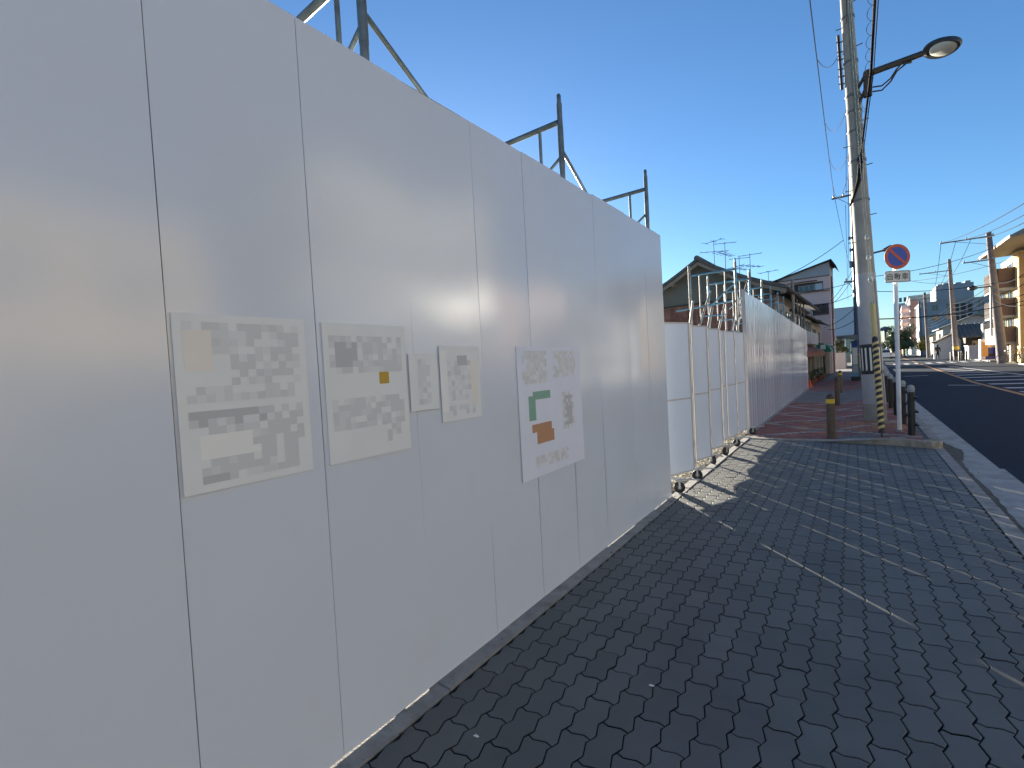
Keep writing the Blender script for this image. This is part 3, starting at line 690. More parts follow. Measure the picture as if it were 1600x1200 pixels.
# ------------------------------------------------------------------ gabled house (gable end towards the camera)
hz = -rad(1.66); HO = (-2.3, 20.0, 0)
h1 = thing('gabled_house', HO, 'old two-storey house with grey gable, rust-streaked lower wall and long tiled eave behind the scaffold', 'house')
ZE, ZR, HW, HL = 4.05, 5.55, 5.3, 12.2; XM = -2.65   # eave, ridge, half geometry
w_ = MB(HO, hz)
w_.add([(0, 0, 3.80), (-HW, 0, 3.80), (-HW, 0, 3.95), (XM, 0, ZR - 0.12), (0, 0, 3.95)], [(4, 3, 2, 1, 0)])
w_.box((-HW, 0.001, 3.80), (0, HL, 3.9)); w_.build('upper_wall', 'plaster', h1)
w_ = MB(HO, hz); N_ = 44
for i in range(N_):                                         # rusted corrugated sheets below
    u0 = -HW + HW * i / N_; u1 = -HW + HW * (i + 1) / N_
    w_.add([(u0, -0.03 if i % 2 else -0.055, 0), (u1, -0.055 if i % 2 else -0.03, 0), (u1, -0.055 if i % 2 else -0.03, 3.75), (u0, -0.03 if i % 2 else -0.055, 3.75)], [(0, 1, 2, 3)])
w_.build('rusted_wall', 'rust', h1)
MB(HO, hz).box((-HW - 0.02, -0.07, 3.765), (0.02, 0.0, 3.83)).build('flashing', 'darkwood', h1)
MB(HO, hz).box((-0.06, 0.0, 0), (0, HL, 3.55)).build('front_wall', 'cream', h1)
for sx, name in ((1, 'roof'), (-1, 'roof')):
    rf = MB(HO, hz); e = 0.42 if sx > 0 else -HW - 0.45; ze = ZE - 0.05
    NS = 10; pts = []
    for i in range(NS + 1):
        t = i / NS; pts.append((XM + (e - XM) * t, ZR + (ze - ZR) * t - 0.12 * math.sin(math.pi * t)))
    for (xa, za), (xb, zb_) in zip(pts, pts[1:]):
        rf.add([(xa, -0.45, za), (xb, -0.45, zb_), (xb, HL + 0.1, zb_), (xa, HL + 0.1, za), (xa, -0.45, za - 0.07), (xb, -0.45, zb_ - 0.07), (xb, HL + 0.1, zb_ - 0.07), (xa, HL + 0.1, za - 0.07)],
               [(0, 1, 2, 3), (7, 6, 5, 4), (0, 4, 5, 1), (2, 6, 7, 3), (0, 3, 7, 4), (1, 5, 6, 2)])
    r_ = rf.build(name, 'tile', h1)
    # rows of raised tile ridges
    tr = MB(HO, hz); yk = -0.42
    while yk < HL:
        tr.tube([(x, yk, z + 0.012) for x, z in pts[::2]], 0.045, 6); yk += 0.27
    tag(tr.build('tile_rows', 'tile', r_), kind='stuff')
    vb = MB(HO, hz)
    for (xa, za), (xb, zb_) in zip(pts, pts[1:]):
        vb.add([(xa, -0.40, za - 0.09), (xb, -0.40, zb_ - 0.09), (xb, -0.40, zb_ - 0.24), (xa, -0.40, za - 0.24), (xa, -0.36, za - 0.09), (xb, -0.36, zb_ - 0.09), (xb, -0.36, zb_ - 0.24), (xa, -0.36, za - 0.24)], [(0, 1, 2, 3), (7, 6, 5, 4), (3, 2, 6, 7)])
    vb.build('bargeboard', 'soffit', h1)
    for t in (0.35, 0.68, 0.95):
        x = XM + (e - XM) * t; z = ZR + (ze - ZR) * t - 0.12 * math.sin(math.pi * t)
        MB(HO, hz).box((x - 0.06, -0.355, z - 0.28), (x + 0.06, 0.0, z - 0.10)).build('purlin_end', 'soffit', h1)
MB(HO, hz).tube([(XM, -0.5, ZR + 0.03), (XM, HL + 0.1, ZR + 0.03)], 0.11, 10).build('ridge_tile', 'tile', h1, True)
MB(HO, hz).tube([(0.45, -0.4, ZE - 0.14), (0.45, HL + 0.1, ZE - 0.16)], 0.05, 8).build('eave_gutter', 'darkwood', h1, True)
FR = (HO, hz)
for k in range(6):
    window(h1, FR, 0.5 + k * 1.95, 1.95 + k * 1.95, 2.15, 3.3, 0.0, 2, face='x+')
MB(HO, hz).box((0.003, 3.6, 3.42), (0.25, HL, 3.5)).build('window_hood', 'darkwood', h1)
rl = MB(HO, hz); rl.box((0.30, 3.0, 2.05), (0.34, HL, 2.60)); rl.box((0.003, 3.0, 1.98), (0.34, HL, 2.045)); rl.build('balcony', 'cladding', h1)
MB(HO, hz).add([(0.0, 3.4, 1.96), (0.62, 3.4, 1.60), (0.62, HL, 1.60), (0.0, HL, 1.96), (0.62, 3.4, 1.34), (0.62, HL, 1.34)], [(0, 1, 2, 3), (1, 4, 5, 2)]).build('shop_fascia', 'awning', h1)
for k in range(5):
    MB(HO, hz).box((0.003, 3.5 + k * 2.0, 0), (0.18, 3.75 + k * 2.0, 1.45)).build('pillar', 'cream', h1)
    MB(HO, hz).box((0.002, 3.80 + k * 2.0, 0), (0.03, 5.44 + k * 2.0, 1.40)).build('shutter', 'darkwood', h1)

# lower house next door
H2 = (-2.3 + 12.25 * 0.029, 32.35, 0); FR2 = (H2, hz)
h2 = thing('low_house', H2, 'small cream house with a low tiled eave, between the gabled house and the pink block', 'house')
MB(H2, hz).box((-5, 0, 0), (0, 6.2, 3.4)).build('wall', 'cream', h2)
rf = MB(H2, hz); rf.add([(0.55, -0.3, 3.36), (0.55, 6.4, 3.36), (-2.6, 6.4, 4.5), (-2.6, -0.3, 4.5), (0.55, -0.3, 3.28), (0.55, 6.4, 3.28), (-2.6, 6.4, 4.4), (-2.6, -0.3, 4.4), (-5.4, 6.4, 3.4), (-5.4, -0.3, 3.4)], [(0, 1, 2, 3), (7, 6, 5, 4), (0, 4, 5, 1), (0, 3, 7, 4), (1, 5, 6, 2), (3, 2, 8, 9)])
rf.build('roof', 'tile', h2)
window(h2, FR2, 0.6, 2.2, 2.0, 3.0, 0.0, 2, face='x+'); window(h2, FR2, 3.9, 4.9, 2.0, 2.9, 0.0, 1, face='x+')
for k in range(3): MB(H2, hz).box((0.003, 0.3 + k * 2.2, 0), (0.15, 0.6 + k * 2.2, 1.6)).build('pillar', 'cream', h2)
for k in range(2): MB(H2, hz).box((0.002, 0.7 + k * 2.2, 0), (0.04, 2.4 + k * 2.2, 1.5)).build('shutter', 'darkwood', h2)
aw = MB(H2, hz); NA = 6
prof = [(0.02 + 0.75 * math.sin(math.pi / 2 * i / NA), 2.15 - 0.62 * (1 - math.cos(math.pi / 2 * i / NA))) for i in range(NA + 1)]
for (xa, za), (xb, zb_) in zip(prof, prof[1:]): aw.add([(xa, 2.6, za), (xb, 2.6, zb_), (xb, 4.9, zb_), (xa, 4.9, za)], [(0, 1, 2, 3)])
aw.add([(0.02, 2.6, 1.53)] + [(x, 2.6, z) for x, z in prof], [tuple(range(NA + 2))]); aw.build('green_awning', 'green', h2)
MB(H2, hz).box((0.22, 2.585, 1.72), (0.5, 2.596, 2.0)).build('awning_emblem', 'sheet', h2)
aw = MB(H2, hz)
for (xa, za), (xb, zb_) in zip(prof, prof[1:]): aw.add([(xa + .08, 5.0, za), (xb + .08, 5.0, zb_), (xb + .08, 6.0, zb_), (xa + .08, 6.0, za)], [(0, 1, 2, 3)])
aw.build('pale_awning', 'bluebld', h2)
ants = [('antenna with crooked elements, leftmost on the gabled roof', 1117, 420, 375, 24), ('tall double antenna behind the tallest scaffold frame', 1134, 415, 378, 23), ('short antenna just right of the tallest scaffold frame', 1156, 428, 402, 25), ('double-bar antenna on the gabled roof, right of the tallest scaffold frame', 1173, 432, 396, 23), ('small antenna low on the roof beside the pink block', 1201, 440, 423, 28)]
for lb, px, py, pt, Y in ants:
    p = at(px, py + 6, Y); q = at(px, pt, Y); antenna((p.x, p.y, p.z), q.z - p.z, lb, random.uniform(-0.6, 0.9))

# ------------------------------------------------------------------ pink block of flats
PO = (-1.20, 40.0, 0); pz = -rad(1.7); FP = (PO, pz)
pk = thing('pink_block', PO, 'four-storey pink rendered building with a slanting grey top storey, past the low houses', 'building')
MB(PO, pz).box((-7, 0, 0), (0, 3.6, 7.0)).build('wall', 'pink', pk)
ty = MB(PO, pz); ty.add([(-3.2, 0.05, 7.0), (0.0, 0.05, 7.0), (0.0, 0.05, 7.95), (-3.2, 0.05, 7.1), (-3.2, 3.55, 7.0), (0.0, 3.55, 7.0), (0.0, 3.55, 7.95), (-3.2, 3.55, 7.1)], [(0, 1, 2, 3), (5, 4, 7, 6), (1, 5, 6, 2), (4, 0, 3, 7)]); ty.build('top_storey', 'cladding', pk)
rf = MB(PO, pz); rf.add([(-3.5, -0.25, 7.08), (0.12, -0.25, 8.06), (0.12, 3.8, 8.06), (-3.5, 3.8, 7.08), (-3.5, -0.25, 7.0), (0.12, -0.25, 7.98), (0.12, 3.8, 7.98), (-3.5, 3.8, 7.0), (0.40, -0.25, 7.55), (0.40, 3.8, 7.55), (0.32, -0.25, 7.55), (0.32, 3.8, 7.55)],
    [(0, 1, 2, 3), (7, 6, 5, 4), (0, 4, 5, 1), (2, 6, 7, 3), (1, 8, 9, 2), (1, 5, 10, 8), (5, 6, 11, 10)]); rf.build('roof', 'darkwood', pk)
MB(PO, pz).box((-3.4, -0.06, 6.94), (0.02, 0.0, 7.0)).build('string_course', 'balcd', pk)
MB(PO, pz).box((-2.4, -0.012, 5.98), (-0.40, -0.003, 6.62)).build('balcony_opening', 'darkwood', pk)
MB(PO, pz).box((-2.6, -0.16, 6.68), (-0.75, 0.0, 6.75)).build('canopy', 'balcd', pk)
MB(PO, pz).box((-3.3, -0.12, 5.90), (0.0, -0.003, 5.95)).build('ledge', 'balcd', pk)
window(pk, FP, -1.9, -0.92, 6.0, 6.45, -0.012, 3, face='y'); window(pk, FP, -0.9, -0.42, 6.0, 6.5, -0.012, 1, gm='bluebld', face='y')
MB(PO, pz).box((-1.08, -0.01, 4.25), (-0.12, -0.003, 5.02)).build('window_recess', 'darkwood', pk)
window(pk, FP, -1.0, -0.2, 4.3, 4.95, -0.011, 2, 'balcd', 'balc', face='y')
gr = MB(PO, pz)
for k in range(8): gr.tube([(-1.15 + k * 0.15, -0.3, 4.2), (-1.15 + k * 0.15, -0.3, 4.6)], 0.012, 4)
for zz in (4.2, 4.6): gr.tube([(-1.15, -0.3, zz), (-0.1, -0.3, zz)], 0.015, 4); gr.tube([(-1.15, 0, zz), (-1.15, -0.3, zz)], 0.015, 4); gr.tube([(-0.1, 0, zz), (-0.1, -0.3, zz)], 0.015, 4)
tag(gr.build('window_grille', 'darkwood', pk), kind='stuff')
MB(PO, pz).box((-2.4, -0.05, 1.55), (0.05, 0.0, 1.95)).build('dark_band', 'balcd', pk)
sh = MB(PO, pz)
for k in range(16): sh.box((-2.3, -0.03 - 0.006 * (k % 2), 0.0 + k * 0.095), (-0.5, -0.003, 0.09 + k * 0.095))
tag(sh.build('shutter', 'pink', pk), 'pink slatted shutter')
MB(PO, pz).box((-0.35, -0.9, 0), (-0.1, -0.05, 1.5)).build('entrance_pier', 'cream', pk)
for z in (2.3, 4.0, 5.8): window(pk, FP, 1.0, 2.2, z, z + 0.9, 0.0, 1, 'balcd', face='x+')
MB(PO, pz).tube([(0.08, 0.3, 0), (0.08, 0.3, 6.9)], 0.05, 8).build('drainpipe', 'balcd', pk, True)

# ------------------------------------------------------------------ beyond the side street on the hoarding side
def simple_block(name, o, rz, sx, sy, sz, m, label, cat='building', wins=(), grp=None, flat=True, roofm='bgrey2'):
    t = thing(name, o, label, cat, grp)
    MB(o, rz).box((0, 0, -0.1), (sx, sy, sz)).build('wall', m, t)
    if flat:
        p = MB(o, rz); p.box((-0.1, -0.1, sz), (sx + 0.1, sy + 0.1, sz + 0.12)); p.build('parapet', roofm, t)
    for (face, u0, u1, z0, z1, nx, gm) in wins:
        v = {'y': 0.0, 'x-': 0.0, 'x+': sx}[face]
        window(t, (o, rz), u0, u1, z0, z1, v, nx, gm=gm, face=face)
    return t
wl = thing('garden_wall', (-0.9, 50, 0), 'low white boundary wall past the pink block', 'wall')
MB().box((-1.6, 50, -0.05), (-0.55, 50.2, 1.4)).build('end_section', 'bgrey2', wl); MB().box((-0.75, 50.2, -0.05), (-0.55, 60, 1.4)).build('long_section', 'bgrey2', wl); MB().box((-0.78, 50.15, 1.4), (-0.52, 60.05, 1.46)).build('coping', 'kerb', wl)
bo = (-5.2, 112, 0)
t = simple_block('warehouse', bo, -0.02, 6.3, 12, 10.0, 'bluebld', 'plain pale blue-grey building far down the street, left of the utility poles', wins=[('y', 0.5 + k * 1.5, 1.5 + k * 1.5, 2.0, 3.0, 1, 'glass') for k in range(4)])
o_ = (-1.9, 78, 0)
t = simple_block('corner_shop', o_, -0.02, 1.9, 6, 3.6, 'cream', 'small cream shop with green upright signs far along the pavement', 'shop', [('y', 0.3, 1.2, 1.6, 2.5, 1, 'glass')])
for (px, py0, py1, Y) in [(1321, 524, 560, 70), (1330, 532, 553, 66)]:
    a = at(px - 2.5, py1, Y); b = at(px + 2.5, py0, Y)
    s_ = thing('upright_sign', (a.x, Y, 0), 'green upright shop sign ' + ('beside the pink block' if px == 1321 else 'half hidden by the shelter roof'), 'sign', 'green upright signs')
    MB().box((a.x, Y, a.z), (b.x, Y + 0.15, b.z)).build('board', 'teal', s_)
    MB().box((a.x + 0.1, Y - 0.01, a.z + 0.3), (b.x - 0.1, Y - 0.003, b.z - 0.3)).build('panel', 'signwhite', s_)
    MB().lathe(((a.x + b.x) / 2, Y + 0.08, -0.05), [(0.04, 0), (0.04, a.z + 0.05)], 6).build('post', 'steelgrey', s_)

# bus shelter roof and stop board
bs = thing('bus_shelter', (0.1, 27, 0), 'thin dark flat shelter roof over the pavement, left of the far utility pole', 'shelter')
MB().box((-0.60, 26.2, 2.16), (0.62, 29.4, 2.24)).build('roof', 'steelgrey', bs)
MB().add([(-0.55, 26.25, 2.158), (0.6, 26.25, 2.158), (0.6, 29.3, 2.158), (0.15, 29.3, 1.98), (0.15, 26.25, 1.98)], [(0, 4, 3, 2, 1)]).build('bracket', 'darktube', bs)
for y in (26.4, 29.2): MB().lathe((0.60, y, 0.08), [(0.04, 0), (0.04, 2.1)], 10).build('post', 'steelgrey', bs, True)
st = thing('bus_stop_board', (0.08, 28.2, 0.08), 'tall blue-framed bus stop timetable board beside the shelter', 'sign')
MB().box((-0.07, 28.2, 0.25), (0.20, 28.26, 2.0)).build('frame', 'bluetube', st)
MB().box((-0.03, 28.185, 0.85), (0.16, 28.198, 1.65)).build('timetable', 'signwhite', st); MB().box((-0.03, 28.185, 0.45), (0.16, 28.198, 0.8)).build('notice_panel', 'bgrey2', st)
MB().box((-0.05, 28.18, 1.70), (0.18, 28.198, 1.95)).build('heading', 'signblue', st)
MB().box((-0.12, 28.1, 0.06), (0.25, 28.36, 0.25)).build('foot', 'black', st)

# traffic cone at the end of the ribbed hoarding
tc = thing('traffic_cone', (-1.58, 23.85, 0.01), 'small orange-red traffic cone at the end of the ribbed hoarding', 'traffic cone')
MB().lathe((-1.56, 23.9, 0.02), [(0.11, 0), (0.11, 0.02), (0.09, 0.022), (0.02, 0.36), (0.015, 0.37)], 12).build('cone', 'orange', tc, True)
MB().box((-1.70, 23.76, 0.005), (-1.42, 24.04, 0.02)).build('base', 'orange', tc)
# potted plants and clutter in front of the shops
for k, (x, y) in enumerate([(-1.62, 26.0), (-1.60, 27.6), (-1.55, 30.2), (-1.5, 33.0)]):
    pt = thing('potted_plant', (x, y, 0), ['brown pot with dry plant, first past the cone', 'dark potted plant, second past the cone', 'potted plant by the shop pillars', 'potted plant outside the low cream house'][k], 'potted plant', 'potted plants outside the shops')
    MB().lathe((x, y, 0.0), [(0.10, 0), (0.15, 0.22), (0.155, 0.25), (0.13, 0.25)], 10).build('pot', 'awning', pt, True)
    lf = MB()
    for q in range(90):
        a = random.random() * 6.28; r = random.random() * 0.2; c = Vector((x + r * math.cos(a), y + r * math.sin(a), 0.25 + random.random() * 0.4)); d = Vector((random.gauss(0, 1), random.gauss(0, 1), random.gauss(0, 1))).normalized() * 0.04; e = d.orthogonal() * 0.7
        lf.add([c - d, c + e, c + d, c - e], [(0, 1, 2, 3)])
    lf.build('foliage', 'leaf', pt)

# ------------------------------------------------------------------ bollards, railing, sign, poles on the brick pavement
def bollard(x, y, h, yel, label, r=0.062):
    z = Z(x, y); t = thing('bollard', (x, y, z), label, 'bollard', 'bollards across the pavement')
    MB().lathe((x, y, z), [(r, 0), (r, h - 0.16)], 20).build('post', 'bollard', t, True)
    if yel: MB().lathe((x, y, z + h - 0.16), [(r + 0.003, 0.001), (r + 0.003, 0.075)], 20).build('yellow_band', 'yellow', t, True)
    else: MB().lathe((x, y, z + h - 0.16), [(r, 0.001), (r, 0.075)], 20).build('band', 'brown', t, True)
    MB().lathe((x, y, z + h - 0.085), [(r + 0.003, 0.001), (r + 0.002, 0.03), (r * 0.8, 0.065), (r * 0.4, 0.083), (0.002, 0.086)], 20).build('cap', 'brown', t, True)
bollard(-0.335, 9.55, 0.76, True, 'brown bollard with yellow band standing closest on the red bricks')
bollard(-0.385, 15.6, 0.80, False, 'plain dark bollard between the two yellow-banded ones')
bollard(-0.40, 20.4, 0.80, True, 'farthest brown bollard with yellow band, past the grey brick band')

rail = thing('pedestrian_railing', (0.70, 12, 0.1), 'dark pedestrian railing with grey-capped posts along the roadside kerb', 'railing')
RP = [(0.725, 9.72), (0.715, 11.15), (0.70, 12.6), (0.69, 14.1), (0.68, 15.7), (0.66, 17.3)]
for i, (x, y) in enumerate(RP):
    z = Z(x, y); r = 0.047
    p = MB().lathe((x, y, z), [(r, 0), (r, 0.70)], 16).build('post', 'black', rail, True)
    MB().lathe((x, y, z + 0.70), [(r + 0.001, 0.0), (r + 0.001, 0.03), (r + 0.005, 0.035), (r + 0.005, 0.05), (r + 0.001, 0.055), (r, 0.08), (r * 0.7, 0.105), (0.003, 0.115)], 16).build('cap', 'bgrey2', p, True)
    for zz in (0.17, 0.38, 0.60):
        q = MB().tube([(x + 0.02, y, z + zz), (x + r + 0.035, y, z + zz)], 0.017, 8); q.build('bracket', 'black', p, True)
for (a, b) in zip(RP, RP[1:]):
    for zz in (0.17, 0.38, 0.60):
        MB().tube([(a[0] + 0.075, a[1] - 0.06, Z(*a) + zz), (b[0] + 0.075, b[1] + 0.06, Z(*b) + zz)], 0.014, 8).build('rail', 'black', rail, True)

# no-parking sign
SX, SY = 0.60, 10.12; sz = Z(SX, SY)
sg = thing('no_parking_sign', (SX, SY, sz), 'round blue and red no-parking sign over a small white plate on a white pole', 'road sign')
MB().lathe((SX, SY, sz), [(0.031, 0), (0.031, 2.96), (0.028, 2.98)], 16).build('pole', 'whitep', sg, True)
MB().lathe((SX, SY, sz), [(0.05, 0), (0.045, 0.03), (0.033, 0.035)], 16).build('foot', 'kerb', sg, True)
face_az = math.atan2(0 - SX, -(0 - SY)) * 0 + 0.05   # plate faces down the pavement, towards walkers
def disc(r, y, n=48, rx=None, cz=3.02, wob=0.0):
    return [(r * math.cos(2 * math.pi * k / n), y, cz + r * math.sin(2 * math.pi * k / n)) for k in range(n)]
SR = ((SX, SY, 0), 0.60)
def solid_disc(name, r, y0, y1, m, cz):
    mb = MB(*SR); n = 48; a = disc(r, y0, n, cz=cz); b = disc(r, y1, n, cz=cz)
    mb.add(a + b, [tuple(range(n)), tuple(range(2 * n - 1, n - 1, -1))] + [(k, k + n, (k + 1) % n + n, (k + 1) % n) for k in range(n)]); return mb.build(name, m, sg)
CZ = 3.03
solid_disc('sign_plate', 0.208, -0.052, -0.046, 'signwhite', CZ)
def ring(r0, r1, y, m, name):
    mb = MB(*SR); n = 48; a = disc(r0, y, n, cz=CZ); b = disc(r1, y, n, cz=CZ); mb.add(a + b, [(k, (k + 1) % n, n + (k + 1) % n, n + k) for k in range(n)]); mb.build(name, m, sg)
ring(0.206, 0.158, -0.0535, 'signred', 'red_ring')
mb = MB(*SR); mb.add(disc(0.1585, -0.0528, cz=CZ), [tuple(range(48))]); mb.build('blue_field', 'signblue', sg)
mb = MB(*SR); c45 = math.cos(rad(45)); hw = 0.021; Lb = 0.166
mb.add([((-Lb) * c45 + s1 * hw * c45, -0.0545, CZ + Lb * c45 + s1 * hw * c45) for s1 in (-1, 1)] + [((Lb) * c45 + s1 * hw * c45, -0.0545, CZ - Lb * c45 + s1 * hw * c45) for s1 in (1, -1)], [(0, 1, 2, 3)][::-1]); mb.build('red_slash', 'signred', sg)
def rrect(w2, h2, r, cz, y, n=5):
    pts = []
    for cx, czz, a0 in ((w2 - r, h2 - r, 0), (-w2 + r, h2 - r, 90), (-w2 + r, -h2 + r, 180), (w2 - r, -h2 + r, 270)):
        for k in range(n + 1):
            a = rad(a0 + 90 * k / n); pts.append((cx + r * math.cos(a), y, cz + czz + r * math.sin(a)))
    return pts
AZ_ = CZ - 0.33
a = rrect(0.205, 0.098, 0.03, AZ_, -0.052); b = rrect(0.205, 0.098, 0.03, AZ_, -0.046); n = len(a)
MB(*SR).add(a + b, [tuple(range(n)), tuple(range(2 * n - 1, n - 1, -1))] + [(k, k + n, (k + 1) % n + n, (k + 1) % n) for k in range(n)]).build('supplementary_plate', 'signwhite', sg)
ao = rrect(0.196, 0.089, 0.024, AZ_, -0.0532); ai = rrect(0.189, 0.082, 0.018, AZ_, -0.0532)
MB(*SR).add(ao + ai, [(k, (k + 1) % n, n + (k + 1) % n, n + k) for k in range(n)]).build('plate_border', 'black', sg)
try:
    cu = bpy.data.curves.new('lettering', 'FONT'); cu.body = '自動車'; cu.size = 0.118; cu.align_x = 'CENTER'; cu.align_y = 'CENTER'; cu.space_character = 1.08; cu.offset = 0.0012
    to = bpy.data.objects.new('lettering_source', cu); C.objects.link(to); bpy.context.view_layer.update()
    me = bpy.data.meshes.new_from_object(to.evaluated_get(bpy.context.evaluated_depsgraph_get())); bpy.data.objects.remove(to)
    zs = [v.co.y for v in me.vertices]; xs = [v.co.x for v in me.vertices]; cx, cy = (min(xs) + max(xs)) / 2, (min(zs) + max(zs)) / 2
    R = Matrix.Translation((SX, SY, 0)) @ Matrix.Rotation(0.60, 4, 'Z')
    for v in me.vertices: v.co = (R @ Vector(((v.co.x - cx), -0.0538, AZ_ + (v.co.y - cy)))) - Vector((SX, SY, sz))
    me.materials.clear(); me.materials.append(M['black']); lo = bpy.data.objects.new('lettering', me); C.objects.link(lo); lo.parent = sg
    print('LETTER VERTS', len(me.vertices), min(xs), max(xs))
except Exception as ex: print('text failed', ex)

# main concrete pole with lamp arm
PB = Vector((0.33, 11.8, 0.09)); PT = at(1318, -60, 11.95); lean = PT - PB
def pole_pt(z): return PB + lean * ((z - PB.z) / lean.z)
def pole_r(z): return 0.185 - (z - 0.1) * 0.0098
pole = thing('utility_pole', PB, 'thick leaning concrete utility pole with a grey wrap and black-white marker, behind the no-parking sign', 'utility pole')
top = PT + lean * 0.25
mb = MB(); mb.tube([pole_pt(0.05), pole_pt(3), pole_pt(6), pole_pt(9), top], [pole_r(0.1), pole_r(3), pole_r(6), pole_r(9), pole_r(11.5)], 28); shaft = mb.build('shaft', 'concrete', pole, True)
def band(z0, z1, dr, m, name, n=28): MB().tube([pole_pt(z0), pole_pt(z1)], [pole_r(z0) + dr, pole_r(z1) + dr], n).build(name, m, pole, True)
band(0.42, 3.05, 0.006, 'polewrap', 'grey_wrap')
band(1.02, 1.62, 0.010, 'black', 'marker_band')
for k in range(7):                                      # white uprights on the marker
    a = -2.9 + k * 0.42; p0, p1 = pole_pt(1.09), pole_pt(1.55); r = pole_r(1.3) + 0.012
    mb = MB()
    for da in (0,):
        q = []
        for (pp, s1) in ((p0, -0.085), (p0, 0.085), (p1, 0.085), (p1, -0.085)): q.append(pp + Vector((r * math.cos(a + s1), r * math.sin(a + s1), 0)))
        mb.add(q, [(0, 1, 2, 3)])
    mb.build('marker_stripe', 'signwhite', pole)
for z in (4.5, 5.3, 5.9, 6.3, 6.62, 7.3, 8.2): band(z, z + 0.04, 0.012, 'steelgrey', 'steel_band')
for i, z in enumerate([3.7, 4.2, 4.75, 5.2, 5.65, 6.1, 7.1, 7.6, 8.05, 8.5, 8.95]):
    s1 = 1 if i % 2 else -1; p = pole_pt(z)
    MB().tube([p + Vector((s1 * 0.08, -0.02, 0)), p + Vector((s1 * (pole_r(z) + 0.10), -0.03, 0.01))], 0.009, 6).build('step_bolt', 'darktube', pole, True)
sw = MB()
for z in (6.95, 7.1, 7.25, 7.45, 7.6, 7.8):
    p = pole_pt(z); sw.tube([p + Vector((-pole_r(z) - 0.10, 0, 0.02)), p + Vector((-pole_r(z), 0, 0))], 0.012, 6)
sw.tube([pole_pt(6.85) + Vector((-0.17, 0, 0)), pole_pt(7.95) + Vector((-0.17, 0, 0))], 0.028, 8); sw.build('cable_bracket', 'black', pole, True)
MB().tube([pole_pt(0.12) + Vector((0.15, -0.09, 0)), pole_pt(2.9) + Vector((0.13, -0.09, 0))], 0.022, 10).build('conduit', 'paleyel' if False else 'concrete', pole, True)
for dx, ddy in ((0.02, -0.02), (0.055, -0.01)):
    MB().tube([pole_pt(z) + Vector((dx, -pole_r(z) - 0.012, 0)) for z in (5.6, 7, 8.5, 9.5, 11)], 0.012, 6).build('riser_cable', 'palewire', pole, True)

lamp = thing('street_lamp', pole_pt(6.5), 'dark oval street lamp on an upswept arm clamped to the concrete pole', 'street lamp')
pc = pole_pt(6.55); a0 = at(1352, 117, 11.75); a1 = at(1446, 82, 11.1); 
MB().tube([a0, a1], [0.062, 0.05], 12).build('arm', 'brown', lamp, True)
MB().tube([pole_pt(6.62), a0], 0.03, 8).build('clamp_upper', 'brown', lamp, True)
p2 = at(1353, 138, 11.75); MB().tube([pole_pt(6.30), p2], 0.03, 8).build('clamp_lower', 'brown', lamp, True)
pm = at(1352, 152, 11.75); dv = Vector((0.055, 0, 0)); mb = MB(); mb.tube([a0 + Vector((0.04, 0, 0.06)), pm + Vector((0.04, 0, 0))], 0.07, 8); mb.build('mounting_plate', 'brown', lamp)
for o1, o2 in ((0, 0), (0.0, 7)):
    pts = [at(1364, 136 + o2, 11.7), at(1378, 134 + o2, 11.6), at(1392, 122 + o2 * 0.7, 11.45), at(1401, 108 + o2 * .5, 11.35), at(1408 + o2, 100, 11.3)]
    MB().tube(pts, 0.014, 8).build('brace_rod', 'brown', lamp, True)
MB().tube([at(1405, 100, 11.3), at(1424, 97, 11.2)], 0.02, 8).build('bracket', 'brown', lamp, True)
# lamp head: flattened shell on the arm axis
TILT = rad(-28); hc = at(1472, 74, 10.95); ax = (a1 - a0).normalized(); side = ax.cross(Vector((0, 0, 1))).normalized(); upv = side.cross(ax).normalized(); _r = Matrix.Rotation(TILT, 3, ax); side = _r @ side; upv = _r @ upv
mb = MB(); NR, NS_ = 10, 28; vs = []; fs = []; LA, LBW = 0.285, 0.19
for i in range(NR + 1):
    ph = math.pi / 2 * i / NR
    for k in range(NS_):
        th = 2 * math.pi * k / NS_; tp = 1.0 - 0.12 * math.cos(th)
        vs.append(hc + ax * (LA * math.cos(ph) * math.cos(th)) + side * (LBW * tp * math.cos(ph) * math.sin(th)) + upv * (0.10 * math.sin(ph)))
for i in range(NR):
    for k in range(NS_): fs.append((i * NS_ + k, i * NS_ + (k + 1) % NS_, (i + 1) * NS_ + (k + 1) % NS_, (i + 1) * NS_ + k))
n0 = len(vs)
for k in range(NS_):
    th = 2 * math.pi * k / NS_; tp = 1.0 - 0.12 * math.cos(th); vs.append(hc + ax * (LA * 0.97 * math.cos(th)) + side * (LBW * .97 * tp * math.sin(th)) - upv * 0.035)
for k in range(NS_): fs.append((k, n0 + k, n0 + (k + 1) % NS_, (k + 1) % NS_))
fs.append(tuple(n0 + k for k in range(NS_))[::-1])
mb.add(vs, fs); head = mb.build('lamp_head', 'lampdark', lamp, True)
mb = MB(); vs = []; fs = []
for i in range(6):
    ph = math.pi / 2 * i / 6 if i < 6 else 0
    for k in range(NS_):
        th = 2 * math.pi * k / NS_; vs.append(hc + ax * (0.03 + 0.20 * math.cos(ph) * math.cos(th)) + side * (0.145 * math.cos(ph) * math.sin(th)) - upv * (0.0355 + 0.055 * math.sin(ph)))
for i in range(5):
    for k in range(NS_): fs.append((i * NS_ + k, (i + 1) * NS_ + k, (i + 1) * NS_ + (k + 1) % NS_, i * NS_ + (k + 1) % NS_))
fs.append(tuple(5 * NS_ + k for k in range(NS_))[::-1]); mb.add(vs, fs); mb.build('lens', 'glasslens', head, True)
MB().tube([a1, hc - ax * 0.2], [0.05, 0.06], 12).build('neck', 'lampdark', lamp, True)

